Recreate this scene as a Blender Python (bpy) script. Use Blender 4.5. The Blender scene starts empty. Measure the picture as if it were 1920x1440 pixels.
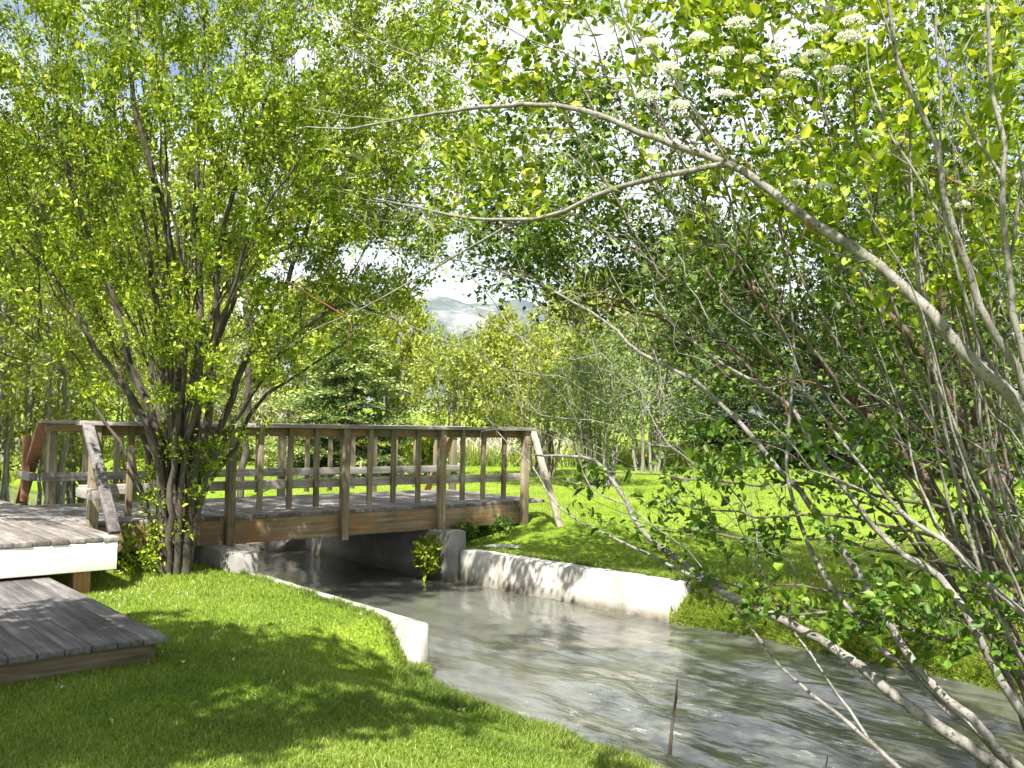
import bpy, math, random
import numpy as np
from mathutils import Vector, Matrix
random.seed(7); RNG = np.random.default_rng(11)
sc = bpy.context.scene
COL = sc.collection
rad = math.radians

# ------------------------------------------------------------------ camera
EYE = 1.5; F = 1750.0
PITCH = math.atan(77/F); ROLL = rad(1.0)
fwd = np.array([0, math.cos(PITCH), math.sin(PITCH)])
r0 = np.array([1.0, 0, 0]); u0 = np.array([0, -math.sin(PITCH), math.cos(PITCH)])
rgt = r0*math.cos(ROLL)+u0*math.sin(ROLL); upv = u0*math.cos(ROLL)-r0*math.sin(ROLL)
CAM = np.array([0, 0, EYE])
cd = bpy.data.cameras.new('camera'); cam = bpy.data.objects.new('camera', cd); COL.objects.link(cam)
cd.sensor_width = 36; cd.lens = F/1920*36; cd.clip_end = 20000; cd.clip_start = 0.05
m = Matrix(((rgt[0], upv[0], -fwd[0], CAM[0]), (rgt[1], upv[1], -fwd[1], CAM[1]), (rgt[2], upv[2], -fwd[2], CAM[2]), (0, 0, 0, 1)))
cam.matrix_world = m
sc.camera = cam
def px(x, y, d):
    """a point of the place, estimated from where the photograph shows it and its distance"""
    return CAM+fwd*d+rgt*((x-960)/F*d)+upv*(-(y-720)/F*d)

# ------------------------------------------------------------------ channel frame: local x across the stream, local y upstream
O = np.array([-0.63, 7.13, 0.0]); TH = math.atan2(.65, .76)
ct, st_ = math.cos(TH), math.sin(TH)
def to_local(x, y):
    dx, dy = x-O[0], y-O[1]
    return dx*ct+dy*st_, -dx*st_+dy*ct
def to_world(v, u):
    return O[0]+v*ct-u*st_, O[1]+v*st_+u*ct
def sm(a, b, x):
    t = np.clip((x-a)/(b-a), 0, 1); return t*t*(3-2*t)

# ------------------------------------------------------------------ object helpers
def tag(o, label=None, cat=None, group=None, kind=None):
    if label: o['label'] = label
    if cat: o['category'] = cat
    if group: o['group'] = group
    if kind: o['kind'] = kind
    return o
def empty(name, loc=(0, 0, 0), rz=0):
    o = bpy.data.objects.new(name, None); COL.objects.link(o)
    o.location = loc; o.rotation_euler = (0, 0, rz); o.empty_display_size = .2
    return o
def link(name, me, mat=None, parent=None, smooth=False):
    o = bpy.data.objects.new(name, me); COL.objects.link(o)
    if mat: me.materials.append(mat)
    if parent: o.parent = parent
    if smooth: me.polygons.foreach_set('use_smooth', [True]*len(me.polygons))
    return o
def fast_mesh(name, V, Fc, attr=None):
    """V (n,3); Fc (m,k) faces of one size, or a list of such arrays"""
    if not isinstance(Fc, (list, tuple)): Fc = [Fc]
    Fc = [f for f in Fc if len(f)]
    me = bpy.data.meshes.new(name)
    me.vertices.add(len(V)); me.vertices.foreach_set('co', np.asarray(V, dtype=np.float32).ravel())
    tot = sum(f.size for f in Fc); npoly = sum(len(f) for f in Fc)
    me.loops.add(tot); me.polygons.add(npoly)
    me.loops.foreach_set('vertex_index', np.concatenate([f.ravel() for f in Fc]).astype(np.int32))
    sizes = np.concatenate([np.full(len(f), f.shape[1]) for f in Fc])
    starts = np.concatenate([[0], np.cumsum(sizes)[:-1]]).astype(np.int32)
    me.polygons.foreach_set('loop_start', starts)
    me.update(calc_edges=True); me.validate()
    if attr is not None:
        a = me.attributes.new('rnd', 'FLOAT', 'POINT'); a.data.foreach_set('value', np.asarray(attr, dtype=np.float32))
    return me
def wlink(name, me, mat=None, parent=None, smooth=False):
    """link a mesh given in world coordinates under its thing"""
    if parent: me.transform(Matrix.Translation(-parent.location))
    return link(name, me, mat, parent, smooth)
class MB:
    def __init__(s): s.v = []; s.f = []; s.a = []
    def hexa(s, pts, r=None):
        b = len(s.v); s.v += [tuple(p) for p in pts]; r = random.random() if r is None else r; s.a += [r]*8
        for f in ((0, 3, 2, 1), (4, 5, 6, 7), (0, 1, 5, 4), (1, 2, 6, 5), (2, 3, 7, 6), (3, 0, 4, 7)):
            s.f.append([b+i for i in f])
    def box(s, x0, x1, y0, y1, z0, z1, j=0.0):
        q = lambda: random.uniform(-j, j)
        s.hexa([(x0+q(), y0+q(), z0), (x1+q(), y0+q(), z0), (x1+q(), y1+q(), z0), (x0+q(), y1+q(), z0),
                (x0+q(), y0+q(), z1+q()), (x1+q(), y0+q(), z1+q()), (x1+q(), y1+q(), z1+q()), (x0+q(), y1+q(), z1+q())])
    def beam(s, a, b, w, h, upd=(0, 0, 1)):
        a = Vector(a); b = Vector(b); d = (b-a).normalized(); sd = d.cross(Vector(upd)).normalized(); n = sd.cross(d)
        p = [a-sd*w/2-n*h/2, a+sd*w/2-n*h/2, b+sd*w/2-n*h/2, b-sd*w/2-n*h/2, a-sd*w/2+n*h/2, a+sd*w/2+n*h/2, b+sd*w/2+n*h/2, b-sd*w/2+n*h/2]
        s.hexa(p)
    def build(s, name, mat, parent=None, bevel=0.0, smooth=False):
        me = fast_mesh(name, np.array(s.v), np.array(s.f), s.a)
        o = link(name, me, mat, parent, smooth)
        if bevel:
            b = o.modifiers.new('bevel', 'BEVEL'); b.width = bevel; b.segments = 2; b.limit_method = 'ANGLE'
        return o

# ------------------------------------------------------------------ materials
class NT:
    def __init__(s, mat):
        mat.use_nodes = True; s.t = mat.node_tree; s.t.nodes.clear(); s.l = s.t.links
    def n(s, typ, **kw):
        nd = s.t.nodes.new(typ)
        for k, v in kw.items():
            if k.startswith('i_'):
                key = k[2:]; key = int(key) if key.isdigit() else key.replace('_', ' ')
                nd.inputs[key].default_value = v
            else: setattr(nd, k, v)
        return nd
    def c(s, a, ao, b, bi): s.l.new(a.outputs[ao], b.inputs[bi])
    def ramp(s, src, so, stops):
        r = s.n('ShaderNodeValToRGB'); s.c(src, so, r, 0)
        e = r.color_ramp.elements
        while len(e) < len(stops): e.new(.5)
        for el, (p, c) in zip(e, stops): el.position = p; el.color = (*c, 1) if len(c) == 3 else c
        return r
    def noise(s, scale, detail=4, rough=.55, coord=None, vec=(1, 1, 1), loc=(0, 0, 0)):
        tc = s.n('ShaderNodeTexCoord'); mp = s.n('ShaderNodeMapping'); mp.inputs['Scale'].default_value = vec; mp.inputs['Location'].default_value = loc
        s.c(tc, coord or 'Object', mp, 0)
        nz = s.n('ShaderNodeTexNoise', i_Scale=scale, i_Detail=detail, i_Roughness=rough); s.c(mp, 0, nz, 'Vector')
        return nz
    def mix(s, fac, a, b, mode='MIX'):
        mx = s.n('ShaderNodeMix', data_type='RGBA', blend_type=mode)
        for inp, val in ((0, fac), (6, a), (7, b)):
            if isinstance(val, tuple) and hasattr(val[0], 'outputs'): s.c(val[0], val[1], mx, inp)
            elif isinstance(val, (int, float)): mx.inputs[inp].default_value = val
            else: mx.inputs[inp].default_value = (*val, 1)
        return mx
    def out(s, sh, so=0):
        o = s.n('ShaderNodeOutputMaterial'); s.c(sh, so, o, 'Surface'); return o
def newmat(name):
    mt = bpy.data.materials.new(name); return mt, NT(mt)

def leaf_mat(name, c0, c1, c2, trans=.38, tr_boost=(1.15, 1.1, .6), rough=.5, patch=1.2, pc=((.75, .75, .75), (1.2, 1.2, 1.1))):
    mt, t = newmat(name)
    at = t.n('ShaderNodeAttribute', attribute_name='rnd')
    rp = t.ramp(at, 'Fac', [(0, c0), (.55, c1), (1, c2)])
    nz = t.noise(patch, 3)
    rr = t.ramp(nz, 'Fac', [(.35, pc[0]), (.65, pc[1])])
    mx = t.mix(1.0, (rp, 0), (rr, 0), 'MULTIPLY')
    pb = t.n('ShaderNodeBsdfPrincipled', i_Roughness=rough); pb.inputs['Specular IOR Level'].default_value = .35
    t.c(mx, 2, pb, 'Base Color')
    tl = t.n('ShaderNodeBsdfTranslucent'); tm = t.mix(1.0, (mx, 2), tr_boost, 'MULTIPLY'); t.c(tm, 2, tl, 'Color')
    ms = t.n('ShaderNodeMixShader', i_0=trans); t.c(pb, 0, ms, 1); t.c(tl, 0, ms, 2); t.out(ms)
    return mt
def bark_mat(name, ca, cb, scale=14, spots=None):
    mt, t = newmat(name)
    nz = t.noise(scale, 6, .65, vec=(1, 1, .35)); rp = t.ramp(nz, 'Fac', [(.3, ca), (.7, cb)])
    src = (rp, 0)
    if spots:
        n2 = t.noise(55, 3, .6); r2 = t.ramp(n2, 'Fac', [(.56, (0, 0, 0)), (.64, (1, 1, 1))]); mx = t.mix((r2, 0), (rp, 0), spots); src = (mx, 2)
    pb = t.n('ShaderNodeBsdfPrincipled', i_Roughness=.8); pb.inputs['Specular IOR Level'].default_value = .2
    t.c(src[0], src[1], pb, 'Base Color')
    bp = t.n('ShaderNodeBump', i_Strength=.5, i_Distance=.01); t.c(nz, 'Fac', bp, 'Height'); t.c(bp, 0, pb, 'Normal'); t.out(pb)
    return mt
def wood_mat(name, ca, cb, cc, along='y', stain=.0, stain_col=(.3, .12, .03)):
    mt, t = newmat(name)
    sc_ = {'x': (.8, 14, 14), 'y': (14, .8, 14), 'z': (14, 14, .8)}[along]
    at = t.n('ShaderNodeAttribute', attribute_name='rnd')
    tc = t.n('ShaderNodeTexCoord'); ad = t.n('ShaderNodeVectorMath', operation='ADD')
    cv = t.n('ShaderNodeCombineXYZ'); mu = t.n('ShaderNodeMath', operation='MULTIPLY', i_1=37.0); t.c(at, 'Fac', mu, 0)
    t.c(mu, 0, cv, 0); t.c(mu, 0, cv, 1); t.c(tc, 'Object', ad, 0); t.c(cv, 0, ad, 1)
    mp = t.n('ShaderNodeMapping'); mp.inputs['Scale'].default_value = sc_; t.c(ad, 0, mp, 0)
    n1 = t.n('ShaderNodeTexNoise', i_Scale=2.2, i_Detail=7, i_Roughness=.7); t.c(mp, 0, n1, 'Vector')
    rp = t.ramp(n1, 'Fac', [(.3, ca), (.5, cb), (.72, cc)])
    n2 = t.n('ShaderNodeTexNoise', i_Scale=1.7, i_Detail=4, i_Roughness=.6); t.c(ad, 0, n2, 'Vector')
    r2 = t.ramp(n2, 'Fac', [(.32, (.6, .58, .55)), (.65, (1.2, 1.2, 1.2))])
    m1 = t.mix(1.0, (rp, 0), (r2, 0), 'MULTIPLY')
    r3 = t.ramp(at, 'Fac', [(0, (.75, .75, .75)), (1, (1.15, 1.13, 1.1))])
    m2 = t.mix(1.0, (m1, 2), (r3, 0), 'MULTIPLY'); src = m2
    if stain:
        n3 = t.n('ShaderNodeTexNoise', i_Scale=4.5, i_Detail=5, i_Roughness=.65); t.c(ad, 0, n3, 'Vector')
        r4 = t.ramp(n3, 'Fac', [(.45, (0, 0, 0)), (.62, (stain,)*3)])
        src = t.mix((r4, 0), (m2, 2), stain_col)
    pb = t.n('ShaderNodeBsdfPrincipled', i_Roughness=.75); pb.inputs['Specular IOR Level'].default_value = .25
    t.c(src, 2, pb, 'Base Color')
    bp = t.n('ShaderNodeBump', i_Strength=.6, i_Distance=.004); t.c(n1, 'Fac', bp, 'Height'); t.c(bp, 0, pb, 'Normal'); t.out(pb)
    return mt
def concrete_mat(name, ca, cb, stain=(.16, .14, .10)):
    mt, t = newmat(name)
    n1 = t.noise(3.0, 8, .65); rp = t.ramp(n1, 'Fac', [(.3, ca), (.7, cb)])
    n2 = t.noise(1.0, 5, .7, vec=(9, 2.5, 1.0)); r2 = t.ramp(n2, 'Fac', [(.50, (0, 0, 0)), (.70, (.8, .8, .8))])
    mx = t.mix((r2, 0), (rp, 0), stain)
    tc = t.n('ShaderNodeTexCoord'); sp = t.n('ShaderNodeSeparateXYZ'); t.c(tc, 'Object', sp, 0)
    r3 = t.n('ShaderNodeMapRange'); t.c(sp, 'Z', r3, 0)
    r3.inputs[1].default_value = -.40; r3.inputs[2].default_value = -.27; r3.inputs[3].default_value = 1.5; r3.inputs[4].default_value = 0
    n3 = t.noise(6, 4); ml = t.n('ShaderNodeMath', operation='MULTIPLY'); t.c(r3, 0, ml, 0); t.c(n3, 'Fac', ml, 1)
    m3 = t.mix((ml, 0), (mx, 2), (.10, .085, .05))
    pb = t.n('ShaderNodeBsdfPrincipled', i_Roughness=.85); pb.inputs['Specular IOR Level'].default_value = .2
    t.c(m3, 2, pb, 'Base Color')
    n4 = t.noise(35, 6, .7); bp = t.n('ShaderNodeBump', i_Strength=.5, i_Distance=.006); t.c(n4, 'Fac', bp, 'Height'); t.c(bp, 0, pb, 'Normal'); t.out(pb)
    return mt

M = {}
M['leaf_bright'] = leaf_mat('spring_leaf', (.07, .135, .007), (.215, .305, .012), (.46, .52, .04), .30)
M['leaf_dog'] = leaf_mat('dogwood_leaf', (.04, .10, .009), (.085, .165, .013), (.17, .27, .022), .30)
M['leaf_dark'] = leaf_mat('hawthorn_leaf', (.03, .065, .008), (.072, .135, .013), (.17, .25, .025), .28)
M['leaf_willow'] = leaf_mat('willow_leaf', (.14, .20, .04), (.20, .27, .05), (.30, .36, .08), .4)
M['leaf_far'] = leaf_mat('far_leaf', (.15, .20, .025), (.28, .34, .045), (.44, .48, .10), .36)
M['leaf_gray'] = leaf_mat('greyish_willow_leaf', (.10, .15, .045), (.17, .23, .07), (.26, .32, .11), .35)
M['leaf_yellow'] = leaf_mat('yellowish_leaf', (.17, .22, .025), (.28, .33, .035), (.40, .42, .06), .4)
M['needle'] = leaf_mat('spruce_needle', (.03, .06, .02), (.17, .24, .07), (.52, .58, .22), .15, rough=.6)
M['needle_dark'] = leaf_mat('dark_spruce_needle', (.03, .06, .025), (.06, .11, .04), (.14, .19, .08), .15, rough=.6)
M['dry'] = leaf_mat('dry_grass', (.42, .40, .30), (.55, .53, .42), (.7, .68, .58), .3)
M['petal'] = leaf_mat('white_petal', (.7, .7, .6), (.8, .8, .72), (.85, .85, .8), .25, (1, 1, .95))
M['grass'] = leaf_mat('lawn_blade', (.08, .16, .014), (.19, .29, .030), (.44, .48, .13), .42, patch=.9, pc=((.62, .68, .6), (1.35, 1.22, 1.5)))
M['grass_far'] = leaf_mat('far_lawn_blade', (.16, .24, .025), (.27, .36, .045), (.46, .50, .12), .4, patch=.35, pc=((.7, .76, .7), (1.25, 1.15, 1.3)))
M['moss'] = leaf_mat('bank_grass_blade', (.11, .18, .018), (.22, .31, .03), (.40, .46, .07), .4, patch=1.5)
M['bark_gray'] = bark_mat('grey_bark', (.095, .087, .075), (.27, .255, .23), 16, (.07, .06, .05))
M['bark_twig'] = bark_mat('twig_bark', (.06, .05, .04), (.17, .145, .12), 14)
M['bark_dark'] = bark_mat('brown_bark', (.025, .02, .016), (.13, .11, .09), 12)
M['bark_red'] = bark_mat('reddish_bark', (.06, .035, .025), (.17, .11, .08), 12)
M['bark_pale'] = bark_mat('pale_bark', (.14, .125, .10), (.32, .30, .26), 10)
M['twig_red'] = bark_mat('red_twig', (.20, .075, .04), (.30, .12, .06), 12)
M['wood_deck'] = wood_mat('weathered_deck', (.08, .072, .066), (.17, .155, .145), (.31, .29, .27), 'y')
M['wood_low'] = wood_mat('shade_toned_deck', (.06, .056, .056), (.12, .112, .114), (.22, .205, .205), 'y')  # grey low deck planks, darkened in colour for the shade they lie in
M['wood_cap'] = wood_mat('weathered_rail', (.14, .125, .115), (.28, .26, .245), (.46, .43, .41), 'x')
M['wood_post'] = wood_mat('brown_post', (.11, .092, .06), (.22, .19, .13), (.38, .335, .245), 'z', .3, (.24, .13, .05))
M['wood_beam'] = wood_mat('stained_beam', (.11, .08, .05), (.22, .165, .10), (.37, .295, .20), 'x', .5, (.32, .15, .045))
M['wood_mid'] = wood_mat('grey_mid_rail', (.15, .13, .115), (.27, .25, .23), (.42, .40, .37), 'x')
M['wood_redpost'] = wood_mat('red_stained_post', (.18, .085, .05), (.30, .155, .09), (.42, .25, .16), 'z')
M['wood_pale'] = wood_mat('sun_toned_brace', (.22, .185, .14), (.36, .31, .25), (.48, .43, .36), 'z')  # right end brace, sunlight on it put into a paler wood colour
M['wood_skirt'] = wood_mat('shade_toned_skirt', (.10, .075, .045), (.18, .14, .085), (.28, .23, .155), 'x')  # tan wood, darkened to put the deck edge's shade into the colour
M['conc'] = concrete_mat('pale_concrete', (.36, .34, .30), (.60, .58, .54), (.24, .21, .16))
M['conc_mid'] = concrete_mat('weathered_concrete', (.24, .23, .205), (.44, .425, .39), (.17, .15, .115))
M['conc_dark'] = concrete_mat('shade_toned_concrete', (.15, .145, .13), (.28, .27, .25))  # grey abutment concrete, colour lowered for the tree and bridge shade
mt, t = newmat('white_paint')
n1 = t.noise(3, 5, vec=(1, 1, 1)); rp = t.ramp(n1, 'Fac', [(.3, (.74, .72, .66)), (.7, (.85, .84, .80))])
pb = t.n('ShaderNodeBsdfPrincipled', i_Roughness=.6); t.c(rp, 0, pb, 'Base Color'); t.out(pb); M['white'] = mt
mt, t = newmat('rock'); n1 = t.noise(5, 8, .7); rp = t.ramp(n1, 'Fac', [(.3, (.09, .075, .06)), (.7, (.32, .27, .22))])
pb = t.n('ShaderNodeBsdfPrincipled', i_Roughness=.85); t.c(rp, 0, pb, 'Base Color')
bp = t.n('ShaderNodeBump', i_Strength=.8, i_Distance=.03); t.c(n1, 'Fac', bp, 'Height'); t.c(bp, 0, pb, 'Normal'); t.out(pb); M['rock'] = mt

# ground: turf soil, stream bed
mt, t = newmat('lawn_ground')
n1 = t.noise(1.3, 6, .6); r1 = t.ramp(n1, 'Fac', [(.3, (.11, .19, .016)), (.55, (.18, .27, .024)), (.8, (.25, .32, .045))])
n2 = t.noise(38, 4, .7); r2 = t.ramp(n2, 'Fac', [(.3, (.55, .55, .5)), (.7, (1.35, 1.3, 1.2))])
m1 = t.mix(1.0, (r1, 0), (r2, 0), 'MULTIPLY')
tc = t.n('ShaderNodeTexCoord'); sp = t.n('ShaderNodeSeparateXYZ'); t.c(tc, 'Object', sp, 0)
mr = t.n('ShaderNodeMapRange'); t.c(sp, 'Z', mr, 0)
mr.inputs[1].default_value = -.36; mr.inputs[2].default_value = -.46; mr.inputs[3].default_value = 0; mr.inputs[4].default_value = 1
m2 = t.mix((mr, 0), (m1, 2), (.06, .05, .03))
pb = t.n('ShaderNodeBsdfPrincipled', i_Roughness=.95); pb.inputs['Specular IOR Level'].default_value = .1; t.c(m2, 2, pb, 'Base Color')
bp = t.n('ShaderNodeBump', i_Strength=.9, i_Distance=.03); t.c(n2, 'Fac', bp, 'Height'); t.c(bp, 0, pb, 'Normal'); t.out(pb); M['ground'] = mt

# water
mt, t = newmat('murky_water')
n0 = t.noise(1.1, 3, .5, vec=(1.3, .45, 1)); n1 = t.noise(3.2, 3, .5, vec=(1.7, .7, 1)); n2 = t.noise(13, 4, .6, vec=(1.4, .8, 1))
a = t.n('ShaderNodeMath', operation='MULTIPLY_ADD', i_1=2.2); t.c(n0, 'Fac', a, 0); t.c(n1, 'Fac', a, 2)
b_ = t.n('ShaderNodeMath', operation='MULTIPLY_ADD', i_1=.13); t.c(n2, 'Fac', b_, 0); t.c(a, 0, b_, 2)
# riffles grow stronger down the stream
tc = t.n('ShaderNodeTexCoord'); sp = t.n('ShaderNodeSeparateXYZ'); t.c(tc, 'Object', sp, 0)
mr = t.n('ShaderNodeMapRange'); t.c(sp, 'Y', mr, 0)
mr.inputs[1].default_value = 1.0; mr.inputs[2].default_value = -2.5; mr.inputs[3].default_value = .35; mr.inputs[4].default_value = 1.0
bp = t.n('ShaderNodeBump', i_Distance=.021); t.c(mr, 0, bp, 'Strength'); t.c(b_, 0, bp, 'Height')
c1 = t.ramp(n1, 'Fac', [(.35, (.08, .084, .068)), (.7, (.115, .12, .096))])
fo = t.noise(6.5, 6, .75, vec=(2.0, .7, 1), loc=(3, 1, 0)); fm = t.noise(.6, 2, .5, vec=(1, 1, 1), loc=(5.3, 2.1, 0))
f1 = t.ramp(fo, 'Fac', [(.60, (0, 0, 0)), (.66, (1, 1, 1))]); f2 = t.ramp(fm, 'Fac', [(.45, (0, 0, 0)), (.6, (1, 1, 1))])
mm = t.n('ShaderNodeMath', operation='MULTIPLY'); t.c(f1, 0, mm, 0); t.c(f2, 0, mm, 1)
m4 = t.n('ShaderNodeMapRange'); t.c(sp, 'Y', m4, 0)
m4.inputs[1].default_value = -.6; m4.inputs[2].default_value = -1.6; m4.inputs[3].default_value = 0; m4.inputs[4].default_value = .75
m5 = t.n('ShaderNodeMath', operation='MULTIPLY'); t.c(mm, 0, m5, 0); t.c(m4, 0, m5, 1)
mx = t.mix((m5, 0), (c1, 0), (.75, .78, .80))  # white streaks for foam, with ripple glints painted into the colour
pb = t.n('ShaderNodeBsdfPrincipled', i_Roughness=.13, i_IOR=1.5); pb.subsurface_method = 'BURLEY'; pb.inputs['Subsurface Weight'].default_value = 1; pb.inputs['Subsurface Radius'].default_value = (1, 1, .9); pb.inputs['Subsurface Scale'].default_value = .16; pb.inputs['Specular IOR Level'].default_value = .6
t.c(mx, 2, pb, 'Base Color'); t.c(bp, 0, pb, 'Normal'); t.out(pb); M['water'] = mt

# mountain
mt, t = newmat('mountain_rock')
n1 = t.noise(.009, 9, .75, vec=(1, 1, 1.8)); r1 = t.ramp(n1, 'Fac', [(.40, (.012, .028, .022)), (.50, (.04, .06, .048)), (.60, (.16, .16, .15))])
pb = t.n('ShaderNodeBsdfPrincipled', i_Roughness=.95); t.c(r1, 0, pb, 'Base Color'); t.out(pb); M['mount'] = mt

# ------------------------------------------------------------------ terrain
WZ = -0.42
def VL(u):
    u = np.asarray(u, dtype=float)
    r = np.where(u > .02, 0.0, -0.28*sm(0, -.5, u)*1.0)
    r = r+1.15*sm(-2.6, -4.8, u)
    return r
def VR(u):
    u = np.asarray(u, dtype=float)
    w = np.interp(u, [-9, -3, -.6, .12, .25, 3.2, 6, 9, 14, 30], [3.9, 3.25, 3.25, 3.13, 3.09, 2.86, 2.62, 2.6, 2.2, 2.0])
    return w
def height(v, u):
    """ground height in the channel frame"""
    v = np.asarray(v, dtype=float); u = np.asarray(u, dtype=float)
    vl, vr = VL(u), VR(u)
    sl = vl-v; sr = v-vr
    lump = .02*np.sin(v*2.1+u*.7)*np.cos(u*1.7-v*.4)
    # left side
    wallL = sm(-.05, .35, u)*(1-sm(8.5, 9.5, u))
    zl_bank = -.30+.32*sm(0, 1.25, sl)-.02
    zl = wallL*0.0+(1-wallL)*zl_bank
    zl = np.where(u > 8.5, zl*.6, zl)+lump*sm(.3, 1.5, sl)
    edge = np.where(wallL > .5, sm(.16, .05, sl), sm(.04, -.12, sl))
    zl = zl*(1-edge)+(-.95)*edge
    # right side
    wallR = sm(.1, .3, u)*(1-sm(8.5, 9.5, u))
    zr_bank = -.42+.42*np.sqrt(np.clip(sr/.75, 0, 1))+.05*np.sin(u*3.1)*np.exp(-sr*2)*np.clip(sr*5, 0, 1)
    rise = .28*sm(0.3, 2.0, sr)*sm(.8, 3.4, u)*(1-sm(8, 14, u)*.4)
    zr = wallR*(-.04)+(1-wallR)*zr_bank+rise+lump*sm(.3, 1.5, sr)
    edger = np.where(wallR > .5, sm(.16, .05, sr), sm(.02, -.08, sr))
    zr = zr*(1-edger)+(-.95)*edger
    z = np.where(v < (vl+vr)/2, zl, zr)
    x, y = to_world(v, u); d = np.hypot(x, y)
    far = .75*sm(16, 45, d)+sm(60, 400, d)*6+lump*8*sm(60, 200, d)
    return z+far*np.where((v < vl) | (v > vr), np.clip(np.maximum(sl, sr)/3, 0, 1), 0)
def ground_z(x, y):
    v, u = to_local(x, y); return float(height(v, u))

def geo(a, b, n):  # growing steps from a to b
    t_ = np.linspace(0, 1, n+1)[1:]; return a+(b-a)*t_**3.2
left_s = np.concatenate([-geo(3, 900, 60)[::-1], np.arange(-3, -.42, .1), np.arange(-.42, .2, .035)])
right_s = np.concatenate([np.arange(-.2, .5, .035), np.arange(.5, 3, .1), geo(3, 900, 60)])
uu = np.concatenate([-geo(6, 500, 40)[::-1]-0, np.arange(-6, -.4, .09), np.arange(-.4, .6, .05), np.arange(.6, 10, .1), geo(10, 1500, 70)])
rows = []
for s in left_s: rows.append(VL(uu)+s)
for k in np.linspace(.1, .9, 5): rows.append((VL(uu)+.2)*(1-k)+(VR(uu)-.2)*k)
for s in right_s: rows.append(VR(uu)+s)
VV = np.array(rows); UU = np.tile(uu, (len(rows), 1)); ZZ = height(VV, UU)
nr, nc = VV.shape
idx = np.arange(nr*nc).reshape(nr, nc)
faces = np.stack([idx[:-1, :-1].ravel(), idx[1:, :-1].ravel(), idx[1:, 1:].ravel(), idx[:-1, 1:].ravel()], 1)
g = link('ground', fast_mesh('ground', np.stack([VV.ravel(), UU.ravel(), ZZ.ravel()], 1), faces), M['ground'], None, True)
g.location = O; g.rotation_euler.z = TH; tag(g, kind='structure')

wv = np.array([[-1.6, -9, WZ], [6, -9, WZ], [3.6, 40, WZ], [-1.0, 40, WZ]])
# finely gridded water with low real waves
a_ = np.linspace(-1.5, 4.3, 150); b2 = np.concatenate([np.arange(-9, 9, .06), np.linspace(9, 45, 60)])
A, B = np.meshgrid(a_, b2, indexing='ij'); amp = .007*(1+1.0*sm(0, -2.5, B))
Zw = WZ+amp*(np.sin(A*5+B*2.2+np.sin(B*1.7)*1.5)*.6+np.sin(A*9.3-B*3.7+np.sin(A*2)*2)*.5+np.sin(B*6.1+A*1.3)*.3)
idx = np.arange(A.size).reshape(A.shape)
faces = np.stack([idx[:-1, :-1].ravel(), idx[1:, :-1].ravel(), idx[1:, 1:].ravel(), idx[:-1, 1:].ravel()], 1)
w = link('water', fast_mesh('water', np.stack([A.ravel(), B.ravel(), Zw.ravel()], 1), faces), M['water'], None, True)
w.location = O; w.rotation_euler.z = TH; tag(w, kind='structure')

# mountain far beyond the trees
xs = np.linspace(-1700, 1500, 120); ys = np.linspace(1500, 3200, 60)
X, Y = np.meshgrid(xs, ys, indexing='ij')
def fbm(x, y, oct_=6, seed=3):
    r = np.zeros_like(x); a = 1.0; f = 1.0; rg = np.random.default_rng(seed)
    for k in range(oct_):
        th = rg.uniform(0, 6.28, 3); ph = rg.uniform(0, 6.28, 3)
        for j in range(3):
            r += a*np.abs(np.sin((x*np.cos(th[j])+y*np.sin(th[j]))*f+ph[j]))/3
        a *= .5; f *= 2.05
    return 1.2-r
prof = np.exp(-((X+250)/620)**2)*395+np.exp(-((X-700)/500)**2)*190+np.exp(-((X+1200)/400)**2)*200
Zm = prof*np.sin(np.clip((Y-1500)/1700, 0, 1)*math.pi)**.8*(.9+.35*(fbm(X/260, Y/260)-.3))-12
idx = np.arange(X.size).reshape(X.shape)
faces = np.stack([idx[:-1, :-1].ravel(), idx[1:, :-1].ravel(), idx[1:, 1:].ravel(), idx[:-1, 1:].ravel()], 1)
mo = link('mountain', fast_mesh('mountain', np.stack([X.ravel(), Y.ravel(), Zm.ravel()], 1), faces), M['mount'], None, True)
tag(mo, kind='structure')

# ------------------------------------------------------------------ concrete walls (channel frame)
def wall_strip(name, path, thick, z0, z1, mat, label, cat, group=None, chip=.006, endcut=None):
    """path: (v_face, u) along the water face; thick: signed direction of the land side"""
    V = []; us = np.array([p[1] for p in path]); vs = np.array([p[0] for p in path])
    n = max(2, int((us[-1]-us[0])/.12)); U = np.linspace(us[0], us[-1], n+1); Vf = np.interp(U, us, vs)
    prof = []
    for k, (u, v) in enumerate(zip(U, Vf)):
        j = lambda s=chip: random.uniform(-s, s)
        zt = z1(u) if callable(z1) else z1
        e = .018*(1 if thick > 0 else -1)
        prof.append([(v+j(), u, z0), (v+j(), u, (z0+zt)/2), (v+j(.003), u, zt-.02+j()), (v+e+j(), u, zt+j(.003)),
                     (v+thick-e+j(), u, zt+j(.003)), (v+thick+j(), u, zt-.02), (v+thick, u, z0)])
    P = np.array(prof); m_, k_ = P.shape[:2]; idx = np.arange(m_*k_).reshape(m_, k_)
    f4 = np.stack([idx[:-1, :-1].ravel(), idx[1:, :-1].ravel(), idx[1:, 1:].ravel(), idx[:-1, 1:].ravel()], 1)
    if thick < 0: f4 = f4[:, ::-1]
    caps = np.stack([idx[0], idx[-1][::-1]]) if thick > 0 else np.stack([idx[0][::-1], idx[-1]])
    o = link(name, fast_mesh(name, P.reshape(-1, 3), [f4, caps]), mat)
    o.location = O; o.rotation_euler.z = TH
    return tag(o, label, cat, group)
wall_strip('retaining_wall', [(0, -.06), (0, 2.83)], -.14, -.95, .005, M['conc_mid'], 'low concrete channel wall along the near lawn edge, pale flat top with a square white end', 'wall')
wall_strip('retaining_wall', [(VR(.14), .14), (VR(3.28), 3.28)], .22, -.95, -.03, M['conc'], 'sunlit white concrete wall holding back the lawn on the far bank', 'wall')
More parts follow.
